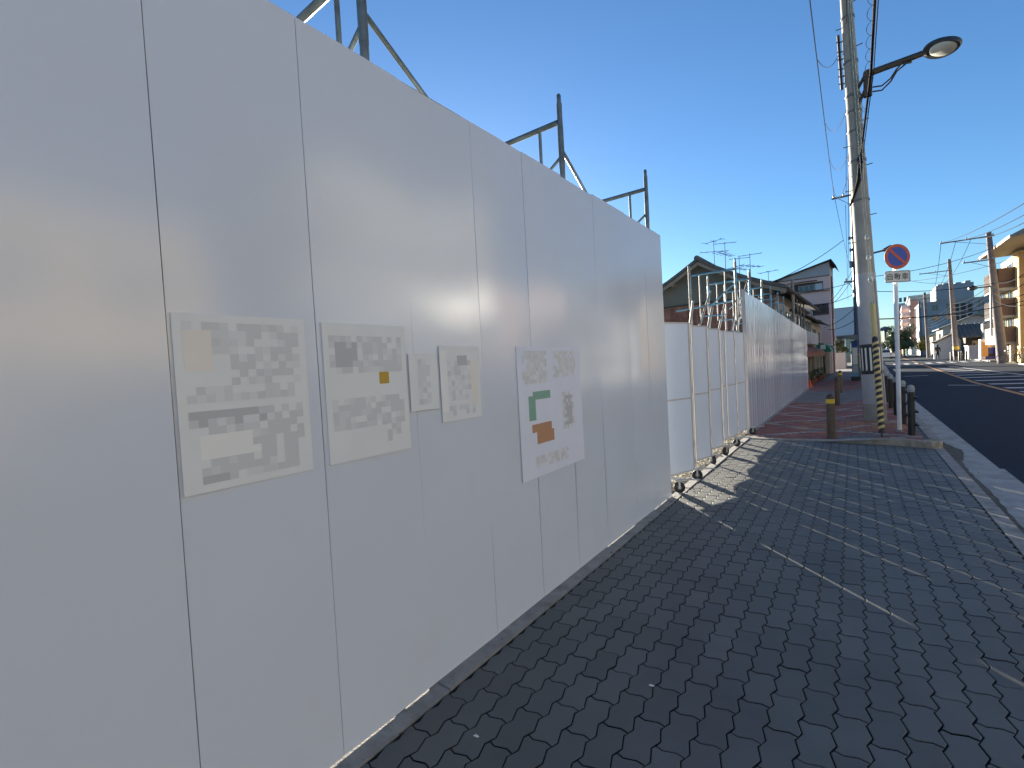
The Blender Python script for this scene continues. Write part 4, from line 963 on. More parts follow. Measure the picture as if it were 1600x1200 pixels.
# smaller lamp arm seen behind the sign
l2 = thing('lamp_arm', pole_pt(3.2), 'thin dark lamp arm showing behind the round road sign', 'lamp arm')
MB().tube([pole_pt(3.42), at(1382, 391, 12.3)], 0.018, 8).build('arm', 'black', l2, True)
q = at(1391, 388, 12.4); MB().tube([at(1380, 391, 12.3), q, at(1398, 388, 12.5)], [0.03, 0.07, 0.05], 10).build('head', 'lampdark', l2, True)

# guy wire with insulators and striped guard
AN = Vector((0.34, 9.42, 0.09)); UPP = pole_pt(9.3) + Vector((0.05, -0.1, 0)); 
def guy(s): return AN + (UPP - AN) * s
def s_for(py):
    best = min((abs(proj(guy(k / 400))[1] - py), k / 400) for k in range(1, 400)); return best[1]
gw = thing('guy_wire', AN, 'pole stay wire with glassy insulators and a black-yellow striped guard anchored in the bricks', 'guy wire')
MB().tube([guy(0), guy(0.03)], 0.012, 8).build('anchor_rod', 'black', gw, True)
s0, s1 = s_for(676), s_for(527)
MB().tube([guy(s0), guy(s1)], 0.042, 14).build('guard', 'black', gw, True)
sp = MB(); axd = (UPP - AN).normalized(); ea = axd.cross(Vector((0, 1, 0))).normalized(); eb = axd.cross(ea)
L_ = (guy(s1) - guy(s0)).length; turns = 15; NSQ = 24 * turns; rr = 0.0435; bw = 0.045
for i in range(NSQ):
    if random.random() < 0.0: continue
    h0, h1 = i / NSQ, (i + 1) / NSQ; a_, b_ = 2 * math.pi * turns * h0, 2 * math.pi * turns * h1
    P0 = guy(s0) + axd * (h0 * (L_ - 0.1) + 0.05); P1 = guy(s0) + axd * (h1 * (L_ - 0.1) + 0.05)
    e0 = ea * math.cos(a_) + eb * math.sin(a_); e1 = ea * math.cos(b_) + eb * math.sin(b_)
    sp.add([P0 + e0 * rr, P1 + e1 * rr, P1 + e1 * rr + axd * bw, P0 + e0 * rr + axd * bw], [(0, 1, 2, 3)])
sp.build('spiral_stripe', 'paleyel', gw)
s2 = s_for(475); MB().tube([guy(s1) + Vector((0, 0, .02)), guy(s2)], 0.034, 12).build('yellow_guard', 'paleyel', gw, True)
for dx in (-0.012, 0.012): MB().tube([guy(s2) + Vector((dx, 0, 0)), guy(0.6) + Vector((dx * 2, 0, 0)), guy(1) + Vector((dx, 0, 0))], 0.007, 6).build('strand', 'palewire', gw, True)
for k, py in enumerate((437, 402, 371)):
    c = guy(s_for(py)); MB().lathe(c, [(0.01, -0.045), (0.03, -0.028), (0.037, -0.008), (0.026, 0.0), (0.037, 0.012), (0.028, 0.03), (0.01, 0.045)], 14).build('insulator', 'porcelain', gw, True)

# second pole on this side, with crossarms and equipment
def far_pole(name, b, ttop, r0, r1, label, arms=(), grp='utility poles down the street', m='farpole', band=None, boxes=()):
    b = Vector(b); ttop = Vector(ttop); t = thing(name, b, label, 'utility pole', grp)
    MB().tube([b, ttop], [r0, r1], 16).build('shaft', m, t, True)
    dv = ttop - b
    for (h, x0, x1) in arms:
        p = b + dv * (h / dv.z)
        a = MB().box((p.x + x0, p.y - r1 - 0.09, p.z - 0.04), (p.x + x1, p.y - r1 - 0.01, p.z + 0.04)).build('crossarm', 'steelgrey', t)
        ins = MB()
        for q in range(3):
            xx = p.x + x0 + 0.08 + q * (x1 - x0 - 0.16) / 2
            ins.lathe((xx, p.y - r1 - 0.05, p.z + 0.04), [(0.03, 0), (0.045, 0.05), (0.03, 0.07), (0.04, 0.10), (0.01, 0.14)], 8)
        ins.build('insulators', 'porcelain', a)
        MB().tube([(p.x + (x0 if abs(x0) > abs(x1) else x1) * 0.7, p.y - r1 - 0.05, p.z - 0.04), (p.x, p.y - r1 - 0.01, p.z - 0.55)], 0.015, 6).build('arm_stay', 'steelgrey', t)
    if band: 
        for (z0, z1, mm) in band: MB().tube([b + dv * (z0 / dv.z), b + dv * (z1 / dv.z)], r0 + 0.012, 16).build('marker_band', mm, t, True)
    for (h, dx, sx_, sz_) in boxes:
        p = b + dv * (h / dv.z); MB().box((p.x + dx - sx_ / 2, p.y - 0.15, p.z), (p.x + dx + sx_ / 2, p.y + 0.15, p.z + sz_)).build('equipment_box', 'steelgrey', t)
    return t, b, dv
t2, b2, d2 = far_pole('utility_pole', (0.27, 28.7, 0.05), at(1330, 240, 28.7), 0.20, 0.11, 'dark utility pole with a left-pointing crossarm and clustered fittings, behind the thick leaning pole', m='steelgrey', arms=[(9.1, -0.86, 0.1), (4.9, -0.5, 0.1)], band=[(0.62, 1.32, 'yellow')],
    boxes=[(5.6, -0.2, 0.12, 0.3), (6.4, -0.18, 0.1, 0.12), (7.0, -0.2, 0.1, 0.1), (4.3, -0.12, 0.1, 0.2)])
mk = MB()
for k in range(6):
    a = -2.9 + k * 0.5; mk.add([(0.27 + 0.2145 * math.cos(a + s), 28.7 + 0.2145 * math.sin(a + s), z) for s, z in ((-0.13, 0.66), (0.13, 0.66), (0.13, 1.28), (-0.13, 1.28))], [(0, 1, 2, 3)])
mk.build('marker_stripe', 'black', t2)

# ------------------------------------------------------------------ far side of the street: poles
def pole_px(pxb, pyb, pxt, pyt, Y, r0, label, arms=(), **kw):
    return far_pole('utility_pole', at(pxb, pyb, Y), at(pxt, pyt, Y), r0, r0 * 0.6, label, arms, **kw)
far_pole('utility_pole', at(1567, 567, 47), at(1544.5, 363, 47), 0.30, 0.15, 'tall tapering concrete pole in front of the ochre flats, lamp arm halfway up', arms=[(9.0, -2.6, 0.25), (7.35, -1.5, 0.1)])
far_pole('utility_pole', at(1495, 562, 62), at(1483, 405, 62), 0.24, 0.13, 'utility pole with yellow-banded foot in front of the tiled houses', arms=[(8.7, -2.3, 0.15)], band=[(1.0, 1.3, 'yellow'), (0.3, 0.9, 'black')])
far_pole('utility_pole', at(1451.5, 559, 84), at(1444.5, 457, 84), 0.24, 0.14, 'utility pole standing before the long grey apartment block', arms=[(8.0, -1.6, 1.2)])
far_pole('utility_pole', at(1441, 558, 105), at(1436.5, 471, 105), 0.22, 0.14, 'utility pole second from the end of the far row', arms=[(8.2, -1.2, 0.2)])
far_pole('utility_pole', at(1434, 557.5, 125), at(1430.5, 480, 125), 0.22, 0.15, 'thin distant utility pole beside the pale tower flats')
far_pole('utility_pole', at(1426, 557, 145), at(1424.5, 492, 145), 0.22, 0.15, 'most distant utility pole of the far row')
l3 = thing('street_lamp', at(1553, 450, 47), 'flat street lamp reaching left from the tall pole by the ochre flats', 'street lamp')
MB().tube([at(1553, 447, 46.6), at(1524, 450, 46.3)], 0.05, 8).build('arm', 'steelgrey', l3, True)
MB().tube([at(1526, 450, 46.3), at(1520, 450, 46.2), at(1513, 451, 46.1)], [0.1, 0.2, 0.08], 10).build('head', 'lampdark', l3, True)
s4 = thing('cabinet_post', at(1553, 540, 46), 'slim dark post with brackets left of the tall pole', 'post')
MB().tube([at(1549.5, 525, 46.4), at(1548, 447, 46.4)], 0.06, 8).build('post', 'darktube', s4, True)
bp = thing('roadside_bollards', (0, 0, 0), 'x', 'bollard'); bpy.data.objects.remove(bp)
for i, (px, py) in enumerate([(1486, 561), (1503, 562), (1499, 562), (1510, 561)]):
    p = at(px, py, 60); t = thing('roadside_post', p, ['low black roadside post left of the banded pole', 'black roadside post right of the banded pole', 'black roadside post against the banded pole', 'black roadside post farthest right of the banded pole'][i], 'bollard', 'posts at the far kerb')
    MB().lathe((p.x, p.y, 0.05), [(0.07, 0), (0.07, 0.8), (0.03, 0.9)], 10).build('post', 'black', t, True)
    MB().lathe((p.x, p.y, 0.62), [(0.074, 0), (0.074, 0.08)], 10).build('band', 'bgrey2', t, True)

# ------------------------------------------------------------------ ochre apartment building on the far side
OB = Vector((10.0, 50.2, 0)); oz = -0.03; FO = (OB, oz)
oc = thing('ochre_flats', OB, 'ochre four-storey flats with projecting grey-brown balconies and a steep overhanging roof, at the picture edge', 'building')
MB(OB, oz).box((0, 0, -0.05), (9, 6, 8.15)).build('road_wall', 'ochre', oc)
MB(OB, oz).box((0.02, -0.05, 0), (1.2, -0.001, 8.15)).build('side_wall', 'ochre2', oc)
rf = MB(OB, 0); yA, yB = -7.2, 1.9
rf.add([(-1.75, yA, 8.35), (1.2, yA, 9.9), (1.2, 5, 9.9), (-1.75, yB, 8.35), (-1.75, yA, 8.2), (1.2, yA, 8.6), (1.2, 5, 8.6), (-1.75, yB, 8.2)], [(0, 1, 2, 3), (7, 6, 5, 4), (0, 4, 5, 1), (0, 3, 7, 4), (3, 2, 6, 7), (1, 5, 6, 2)])
MB(OB, 0).box((1.205, yA, 0), (9, -0.1, 9.9)).build('wing', 'ochre2', oc)
rf.build('roof', 'soffit', oc)
MB(OB, 0).box((-1.79, yA, 8.18), (-1.755, yB, 8.38)).build('fascia', 'balcd', oc)
for i, (zz, zt2) in enumerate(((5.75, 7.25), (3.6, 4.95), (1.55, 2.75))):
    bl = MB(OB, oz); bl.box((-0.95, 1.3, zz), (-0.86, 6.6, zt2)); bl.build('balcony_front', 'balc' if i < 2 else 'balcd', oc)
    MB(OB, oz).box((-0.86, 1.22, zz), (-0.002, 1.299, zt2)).build('balcony_end', 'balcd', oc)
    MB(OB, oz).box((-0.95, 1.2, zz - 0.14), (-0.002, 6.6, zz - 0.002)).build('balcony_floor', 'bgrey2', oc)
    for q in range(9): MB(OB, oz).box((-0.965, 1.45 + q * 0.58, zz + 0.05), (-0.952, 1.95 + q * 0.58, zt2 - 0.06)).build('balcony_panel', 'balc' if i < 2 else 'balcd', oc)
    for q in range(2): window(oc, FO, 1.8 + q * 2.4, 3.6 + q * 2.4, zz + 0.1, zz + 1.9, 0.0, 2, face='x-')
    window(oc, FO, 1.2, 2.0, zz + 0.6, zz + 1.4, -0.05, 1, gm='bluebld', face='y')
MB(OB, oz).box((-0.08, 3.4, 0), (-0.003, 6.0, 1.4)).build('garage_opening', 'black', oc)
MB(OB, oz).box((-0.3, 1.2, 0), (-0.003, 1.7, 1.5)).build('entrance_pier', 'cream', oc)
cw = thing('grey_block_wall', (10, 46, 0), 'low dark grey block wall in front of the ochre flats', 'wall')
MB().box((9.75, 47.5, 0), (12.0, 47.8, 1.05)).build('wall', 'bgrey', cw); MB().box((9.7, 47.45, 1.05), (12.05, 47.85, 1.12)).build('coping', 'kerb', cw)

def gable_house(name, o, rz, sx, sy, ze, zr, wm, label, wins=(), over=0.4, along='y', rm='tile'):
    t = thing(name, o, label, 'house'); MB(o, rz).box((0, 0, -0.05), (sx, sy, ze)).build('wall', wm, t)
    if along == 'y':   # ridge along y, gable towards camera
        MB(o, rz).add([(0, 0, ze), (sx, 0, ze), (sx / 2, 0, zr), (0, sy, ze), (sx, sy, ze), (sx / 2, sy, zr)], [(0, 1, 2), (5, 4, 3)]).build('gable', wm, t)
        P0, P1, P2 = (-over, ze - 0.15), (sx / 2, zr + 0.1), (sx + over, ze - 0.15)
        for (A, B) in ((P0, P1), (P1, P2)):
            MB(o, rz).add([(A[0], -over, A[1]), (B[0], -over, B[1]), (B[0], sy + over, B[1]), (A[0], sy + over, A[1]), (A[0], -over, A[1] - .1), (B[0], -over, B[1] - .1), (B[0], sy + over, B[1] - .1), (A[0], sy + over, A[1] - .1)],
                [(0, 1, 2, 3), (7, 6, 5, 4), (0, 4, 5, 1), (2, 6, 7, 3), (1, 5, 6, 2), (3, 7, 4, 0)]).build('roof', rm, t)
    else:              # ridge along x, roof slopes face the camera and away
        P0, P1, P2 = (-over, ze - 0.15), (sy / 2, zr + 0.1), (sy + over, ze - 0.15)
        MB(o, rz).add([(0, 0, ze), (0, sy, ze), (0, sy / 2, zr), (sx, 0, ze), (sx, sy, ze), (sx, sy / 2, zr)], [(2, 1, 0), (3, 4, 5)]).build('gable', wm, t)
        for (A, B) in ((P0, P1), (P1, P2)):
            r_ = MB(o, rz).add([(-over, A[0], A[1]), (-over, B[0], B[1]), (sx + over, B[0], B[1]), (sx + over, A[0], A[1]), (-over, A[0], A[1] - .1), (-over, B[0], B[1] - .1), (sx + over, B[0], B[1] - .1), (sx + over, A[0], A[1] - .1)],
                [(3, 2, 1, 0), (4, 5, 6, 7), (1, 5, 4, 0), (3, 7, 6, 2), (2, 6, 5, 1), (0, 4, 7, 3)]).build('roof', rm, t)
            rw = MB(o, rz); x = -over
            while x < sx + over: rw.tube([(x, A[0], A[1] + .02), (x, B[0], B[1] + .02)], 0.06, 5); x += 0.35
            tag(rw.build('tile_rows', rm, r_), kind='stuff')
    for (face, u0, u1, z0, z1, nx) in wins:
        window(t, (o, rz), u0, u1, z0, z1, {'y': 0.0, 'x-': 0.0, 'x+': sx}[face], nx, face=face)
    return t
a = at(1506, 560, 69); gable_house('tiled_house', (a.x + 0.1, 68.5, 0), -0.03, 6.5, 5.0, 2.5, 3.7, 'darkwood', 'single-storey dark timber house with grey tiled roof behind the vending machine', [('y', 0.5, 2.5, 0.9, 1.9, 2), ('y', 3.0, 5, 0.9, 1.9, 2)], along='x', over=0.7)
a = at(1474, 560, 80); gable_house('grey_gable_house', (a.x, 80, 0), -0.03, 6.0, 8.0, 3.9, 5.15, 'bgrey2', 'pale two-storey house with a low grey gable, left of the tiled timber house', [('y', 1.3, 2.6, 2.2, 3.1, 2), ('y', 3.4, 4.2, 2.4, 3.1, 1), ('x-', 2, 4, 2.2, 3.2, 2)])
a = at(1461, 560, 90); gable_house('cream_house', (a.x, 92, 0), -0.03, 4.5, 6.0, 3.3, 4.2, 'cream', 'cream two-storey house with a balcony, behind the white shed', [('y', 1.0, 2.2, 2.1, 3.0, 2), ('y', 2.9, 3.9, 2.1, 2.9, 2)])
a = at(1465, 560, 72); gable_house('white_shed', (a.x, 72, 0), -0.03, 2.2, 4.5, 2.15, 2.7, 'whitep', 'low white shed with a dark door at the far kerb', [('y', 1.2, 1.7, 0.2, 1.7, 1)], rm='darkwood', over=0.25)
bt = thing('storage_bin', at(1525, 560, 64), 'pale ribbed roadside storage bin left of the blue vending machine', 'storage bin')
a = at(1514, 559, 64); b = at(1535, 559, 64)
MB().box((a.x, 64, 0.06), (b.x, 66.2, 1.35)).build('body', 'bgrey2', bt); MB().box((a.x - .05, 63.95, 1.352), (b.x + .05, 66.25, 1.45)).build('lid', 'kerb', bt)
rbm = MB()
for k in range(9): x = a.x + 0.05 + k * (b.x - a.x - 0.1) / 8; rbm.box((x - 0.03, 63.96, 0.5), (x + 0.03, 63.998, 1.3))
rbm.build('ribs', 'bgrey2', bt)
a = at(1540, 559, 61); vm_ = thing('vending_machine', (a.x, 61, 0), 'deep blue drinks vending machine between orange banners', 'vending machine')
MB().box((a.x, 61, 0.06), (a.x + 0.85, 61.8, 1.95)).build('cabinet', 'vblue', vm_); MB().box((a.x - 0.32, 61.0, 0.06), (a.x - 0.01, 61.8, 1.95)).build('side_unit', 'whitep', vm_)
MB().box((a.x + 0.06, 60.985, 1.15), (a.x + 0.79, 60.998, 1.85)).build('display_window', 'signwhite', vm_); MB().box((a.x + 0.1, 60.98, 0.35), (a.x + 0.75, 60.997, 0.55)).build('delivery_slot', 'black', vm_)
for k in range(3): MB().box((a.x + 0.08, 60.975, 1.22 + k * 0.2), (a.x + 0.77, 60.984, 1.30 + k * 0.2)).build('drink_row', ['banner', 'bluebld', 'signred'][k], vm_)
for i, (px, lb) in enumerate([(1534, 'orange upright banner left of the vending machine'), (1556, 'orange upright banner right of the vending machine'), (1560.5, 'orange upright banner against the tall pole')]):
    p = at(px, 559, 60.5); t = thing('shop_banner', p, lb, 'banner', 'orange banners by the vending machine')
    MB().lathe((p.x, p.y, 0.06), [(0.02, 0), (0.02, 1.75)], 6).build('pole', 'whitep', t); MB().box((p.x + 0.02, p.y - 0.006, 0.35), (p.x + 0.42, p.y + 0.006, 1.7)).build('cloth', 'banner', t)
sh_ = thing('corner_store', (11, 67, 0), 'low white shopfront with a blue sign and framed lantern behind the vending machine', 'shop')
a = at(1536, 540, 67.5); b = at(1566, 540, 67.5)
MB().box((a.x, 67.3, 0), (b.x, 68.3, 3.6)).build('wall', 'bgrey2', sh_); MB().box((a.x + 0.6, 67.0, 1.95), (b.x, 67.29, 2.3)).build('awning', 'vblue', sh_)
MB().box((a.x + 0.9, 66.9, 2.8), (a.x + 1.7, 67.29, 4.0)).build('wall_lantern', 'paleyel', sh_); MB().box((a.x + 1.05, 66.88, 2.95), (a.x + 1.55, 66.897, 3.85)).build('lantern_glass', 'signwhite', sh_)
MB().box((a.x + 0.8, 67.1, 0), (b.x - 0.3, 67.29, 1.9)).build('shop_opening', 'balcd', sh_)

# long grey apartment block, stair tower etc.
a = at(1441, 560, 112); GO = (a.x, 112.0, 0)
gx = at(1583, 560, 112).x - a.x
wins = []
def zrow(py): return at(1500, py, 112).z
gp = thing('grey_apartments', GO, 'long grey apartment block with stairwell openings spanning behind the tiled houses', 'building')
zt_ = at(1500, 470, 112).z
MB(GO, -0.03).box((0, 0, 0), (gx, 14, zt_)).build('wall', 'bgrey', gp)
MB(GO, -0.03).box((-0.15, -0.15, zt_), (gx + 0.15, 14, zt_ + 0.35)).build('parapet', 'bgrey2', gp)
tw0, tw1 = at(1462, 460, 112).x - a.x, at(1521, 460, 112).x - a.x
MB(GO, -0.03).box((tw0, -0.3, zt_ + 0.355), (tw1, 10, zt_ + 3.0)).build('roof_storey', 'bgrey', gp)
for k, uu in enumerate([0.06, 0.22, 0.55, 0.8]): MB(GO, -0.03).box((tw0 + (tw1 - tw0) * uu, 0.5, zt_ + 3.0), (tw0 + (tw1 - tw0) * (uu + 0.14), 3, zt_ + 3.3 + 0.12 * (k % 2))).build('roof_unit', 'bgrey2', gp)
FG = (GO, -0.03)
for py0, py1 in ((474, 487), (490, 502)):
    z1, z0 = zrow(py0), zrow(py1)
    for (p0, p1) in ((1491, 1498), (1501, 1509), (1512, 1519)):
        u0, u1 = at(p0, 480, 112).x - a.x, at(p1, 480, 112).x - a.x
        MB(GO, -0.03).box((u0, -0.05, z0), (u1, -0.003, z1)).build('stair_opening', 'black', gp)
    for (p0, p1) in ((1456, 1466), (1478, 1484), (1527, 1538)):
        u0, u1 = at(p0, 480, 112).x - a.x, at(p1, 480, 112).x - a.x; zc = (z0 + z1) / 2
        window(gp, FG, u0, u1, zc - 0.2, zc + 0.9, 0.0, 2, fm='bgrey2', face='y')
for py in (515, 530):
    z0 = zrow(py)
    for (p0, p1) in ((1452, 1466),): window(gp, FG, at(p0, 480, 112).x - a.x, at(p1, 480, 112).x - a.x, z0, z0 + 1.3, 0.0, 3, fm='bgrey2', gm='bluebld', face='y')
# taller flats with balconies
a = at(1424, 560, 135); TO = (a.x, 135.0, 0); zt_ = at(1424, 465, 135).z; wx = at(1470, 560, 135).x - a.x
tf = thing('balcony_tower', TO, 'tall grey flats with stacked pink-white balconies facing the road, beyond the grey block', 'building')
MB(TO, -0.05).box((0, 0, 0), (wx, 20, zt_)).build('wall', 'bgrey', tf); MB(TO, -0.05).box((-0.3, -0.2, zt_), (wx, 20, zt_ + 0.4)).build('parapet', 'bgrey2', tf)
MB(TO, -0.05).box((0.1, -0.3, 2), (1.3, -0.003, zt_ - 0.6)).build('tiled_column', 'redclad', tf)
for k in range(6):
    z = 2.6 + k * (zt_ - 3.4) / 6; hgt = (zt_ - 3.4) / 6 * 0.5
    MB(TO, -0.05).box((-1.4, 0.2, z), (-0.003, 18, z + hgt)).build('balcony', 'pink', tf)
for k in range(6):
    z = 2.8 + k * (zt_ - 3.4) / 6
    for q in range(3): window(tf, (TO, -0.05), 1.8 + q * 2.0, 3.2 + q * 2.0, z, z + 1.0, 0.0, 2, gm='bluebld', fm='bgrey2', face='y')
a = at(1404, 560, 190); zt_ = at(1404, 475, 190).z; wx = at(1419, 560, 190).x - a.x
simple_block('distant_tower', (a.x, 190, 0), -0.05, wx, 20, zt_, 'bluebld', 'most distant tower block, pale blue-grey, left of the balconied flats', wins=[('y', 0.5 + k * 1.1, 1.2 + k * 1.1, 3 + q * 2.6, 4.4 + q * 2.6, 1, 'glass') for k in range(3) for q in range(6)])
a = at(1411, 560, 160); zt_ = at(1411, 500, 160).z
simple_block('brown_block', (a.x, 160, 0), -0.05, at(1419, 560, 160).x - a.x, 12, zt_, 'ochre2', 'narrow brown block squeezed before the distant tower', wins=[('y', 0.3, 1.3, 4 + q * 2, 5 + q * 2, 1, 'glass') for q in range(3)])
a = at(1401, 560, 175); zt_ = at(1403, 508, 175).z
simple_block('slim_white_block', (a.x, 175, 0), -0.05, at(1410, 560, 175).x - a.x, 12, zt_, 'bgrey2', 'slim white block at the far end of the street', wins=[('y', 0.4, 1.4, 3 + q * 2.2, 4 + q * 2.2, 1, 'glass') for q in range(3)])
for i, (px0, px1, py, Y, m_, lb) in enumerate([(1374, 1387, 536, 330, 'bgrey2', 'low pale building closing the end of the street'), (1366, 1376, 531, 360, 'bgrey', 'grey block at the end of the street behind the signpost'), (1386, 1397, 528, 300, 'bluebld', 'pale stepped building at the end of the street, right side'), (1393, 1402, 520, 240, 'cream', 'small cream block before the end of the street')]):
    a = at(px0, 560, Y); b = at(px1, py, Y); simple_block('distant_building', (a.x, Y, -0.5), 0, b.x - a.x, 10, b.z, m_, lb, wins=[('y', (b.x - a.x) * f0, (b.x - a.x) * (f0 + 0.2), b.z * 0.5, b.z * 0.7, 1, 'glass') for f0 in (0.15, 0.6)])
tp = at(1382.5, 510, 380); MBp = MB(); zb0 = at(1382, 540, 380).z
MBp.lathe((tp.x, 380, 0), [(1.0, 0), (0.8, tp.z - 3), (4.0, tp.z - 2.5), (3.0, tp.z - 1), (0.3, tp.z)], 8); tag(MBp.build('signal_tower', 'steelgrey'), 'tiny dark tower top above the end of the street', 'tower')

# overhead green road sign and signal posts
og = thing('overhead_sign', at(1400, 525, 120), 'green overhead direction sign on a teal post, before the distant trees', 'road sign')
a = at(1400, 527, 120); b = at(1414, 521, 120); MB().box((a.x, 120, a.z), (b.x, 120.1, b.z)).build('board', 'teal', og)
p = at(1417, 558, 120); q = at(1417, 518, 120); MB().lathe((p.x, 120.2, 0), [(0.14, 0), (0.1, q.z)], 8).build('post', 'teal', og, True)
MB().tube([(p.x, 120.2, b.z - 0.3), (a.x, 120.2, b.z - 0.3)], 0.07, 6).build('arm', 'teal', og)

# trees
def tree(name, c, h, r, label, m='leaf', n=2600, leaf=0.16, trunk=0.14, grp=None):
    t = thing(name, c, label, 'tree', grp); c = Vector(c)
    tk = MB().tube([c, c + Vector((0.05, 0, h * 0.35)), c + Vector((-0.05, 0.05, h * 0.7))], [trunk, trunk * 0.7, trunk * 0.3], 8)
    for k in range(6):
        a = k * 1.05; tk.tube([c + Vector((0, 0, h * (0.3 + 0.06 * k))), c + Vector((math.cos(a) * r * 0.6, math.sin(a) * r * 0.6, h * (0.5 + 0.06 * k)))], [trunk * 0.4, trunk * 0.1], 5)
    tk.build('trunk', 'bark', t, True)
    cl = [(c + Vector((random.gauss(0, r * 0.45), random.gauss(0, r * 0.45), h * random.uniform(0.35, 0.92))), r * random.uniform(0.25, 0.5)) for _ in range(16)]
    lf = MB()
    for k in range(n):
        cc, rr_ = random.choice(cl); dd = Vector((random.gauss(0, 1), random.gauss(0, 1), random.gauss(0, 1))).normalized() * rr_ * random.random() ** 0.4
        p = cc + dd; e = Vector((random.gauss(0, 1), random.gauss(0, 1), random.gauss(0, 1))).normalized() * leaf; f = e.orthogonal().normalized() * leaf * 0.6
        lf.add([p - e, p + f, p + e, p - f], [(0, 1, 2, 3)])
    lf.build('crown', m, t)
p = at(1408, 559, 118); tree('street_tree', (p.x, 118, 0), 6.0, 2.3, 'dark round evergreen tree at the far kerb below the balconied flats')
p = at(1414, 559, 108); tree('street_tree', (p.x, 108, 0), 3.2, 1.6, 'yellow-green shrubby tree in front of the dark evergreen', 'leafy', 1800)
p = at(1395, 558, 200); tree('street_tree', (p.x, 200, 0), 6, 3.0, 'small dark tree near the end of the street', n=1500, leaf=0.3)
p = at(1473, 559, 85); tree('garden_tree', (p.x, 78, 0), 3.0, 0.9, 'dark bush beside the white shed', n=1500, leaf=0.1)
p = at(1447, 558, 100); tree('garden_tree', (p.x, 98, 0), 3.2, 1.4, 'yellowish bush before the long grey block', 'leafy', 1400)
p = at(1315.5, 570, 52); tree('garden_tree', (p.x, 52.3, 0.9), 1.9, 0.55, 'dark clipped bush above the low white wall', n=1200, leaf=0.07)
# car
cx_ = at(1383, 560, 96); cc = thing('parked_car', (cx_.x, 96, 0), 'silver car far down the road, tail towards the camera', 'car')
prof = [(-0.8, 0.25), (-0.85, 0.5), (-0.83, 0.85), (-0.74, 0.95), (-0.60, 1.42), (-0.45, 1.5), (0.45, 1.5), (0.60, 1.42), (0.74, 0.95), (0.83, 0.85), (0.85, 0.5), (0.8, 0.25)]
v = [(cx_.x + x, 96 + (0.12 if z > 1 else 0.0), z) for x, z in prof] + [(cx_.x + x, 100 - (0.9 if z > 1 else 0.0), z if z > 1 else z * 0.95) for x, z in prof]; n = len(prof)
MB().add(v, [tuple(range(n)), tuple(range(2 * n - 1, n - 1, -1))] + [(k, k + n, (k + 1) % n + n, (k + 1) % n) for k in range(n)]).build('body', 'whitep', cc)
MB().add([(cx_.x - .66, 95.98, .98), (cx_.x + .66, 95.98, .98), (cx_.x + .54, 96.08, 1.4), (cx_.x - .54, 96.08, 1.4)], [(0, 1, 2, 3)]).build('rear_window', 'glass', cc)
for s_ in (-1, 1):
    MB().box((cx_.x + s_ * 0.72 - 0.1, 95.97, 0.6), (cx_.x + s_ * 0.72 + 0.1, 95.995, 0.8)).build('tail_light', 'signred', cc)
    for yy_ in (96.7, 99.2): MB().tube([(cx_.x + s_ * 0.62, yy_, 0.28), (cx_.x + s_ * 0.84, yy_, 0.28)], 0.30, 14).build('wheel', 'rubber', cc, True)
# parked bicycles, person-free
def bike(c, rz, label):
    t = thing('bicycle', c, label, 'bicycle', 'bicycles parked by the ochre flats'); F = (c, rz)
    for u in (-0.5, 0.5):
        w0 = MB(*F); w0.tube([(u + 0.32 * math.cos(k * math.pi / 8), 0, 0.33 + 0.32 * math.sin(k * math.pi / 8)) for k in range(17)], 0.02, 5, False); w0.build('wheel', 'rubber', t)
    fr = MB(*F)
    for a_, b_ in (((-0.5, 0, .33), (-0.1, 0, .3)), ((-0.1, 0, .3), (-0.2, 0, .85)), ((-0.1, 0, .3), (0.38, 0, .8)), ((-0.2, 0, .75), (0.38, 0, .8)), ((0.5, 0, .33), (0.36, 0, .98)), ((-0.5, 0, .33), (-0.2, 0, .75))): fr.tube([a_, b_], 0.018, 5)
    fr.build('frame', 'steelgrey', t); MB(*F).tube([(0.36, -0.25, 1.0), (0.36, 0.25, 1.0)], 0.015, 5).build('handlebar', 'galv', t); MB(*F).box((-0.32, -0.07, .86), (-0.1, 0.07, .92)).build('saddle', 'black', t)
p = at(1577, 567, 46.2); bike((p.x + 0.1, 46.3, 0.06), 0.3, 'dark bicycle parked right behind the tall pole'); bike((p.x + 0.7, 46.8, 0.06), 0.9, 'second bicycle leaning by the block wall')

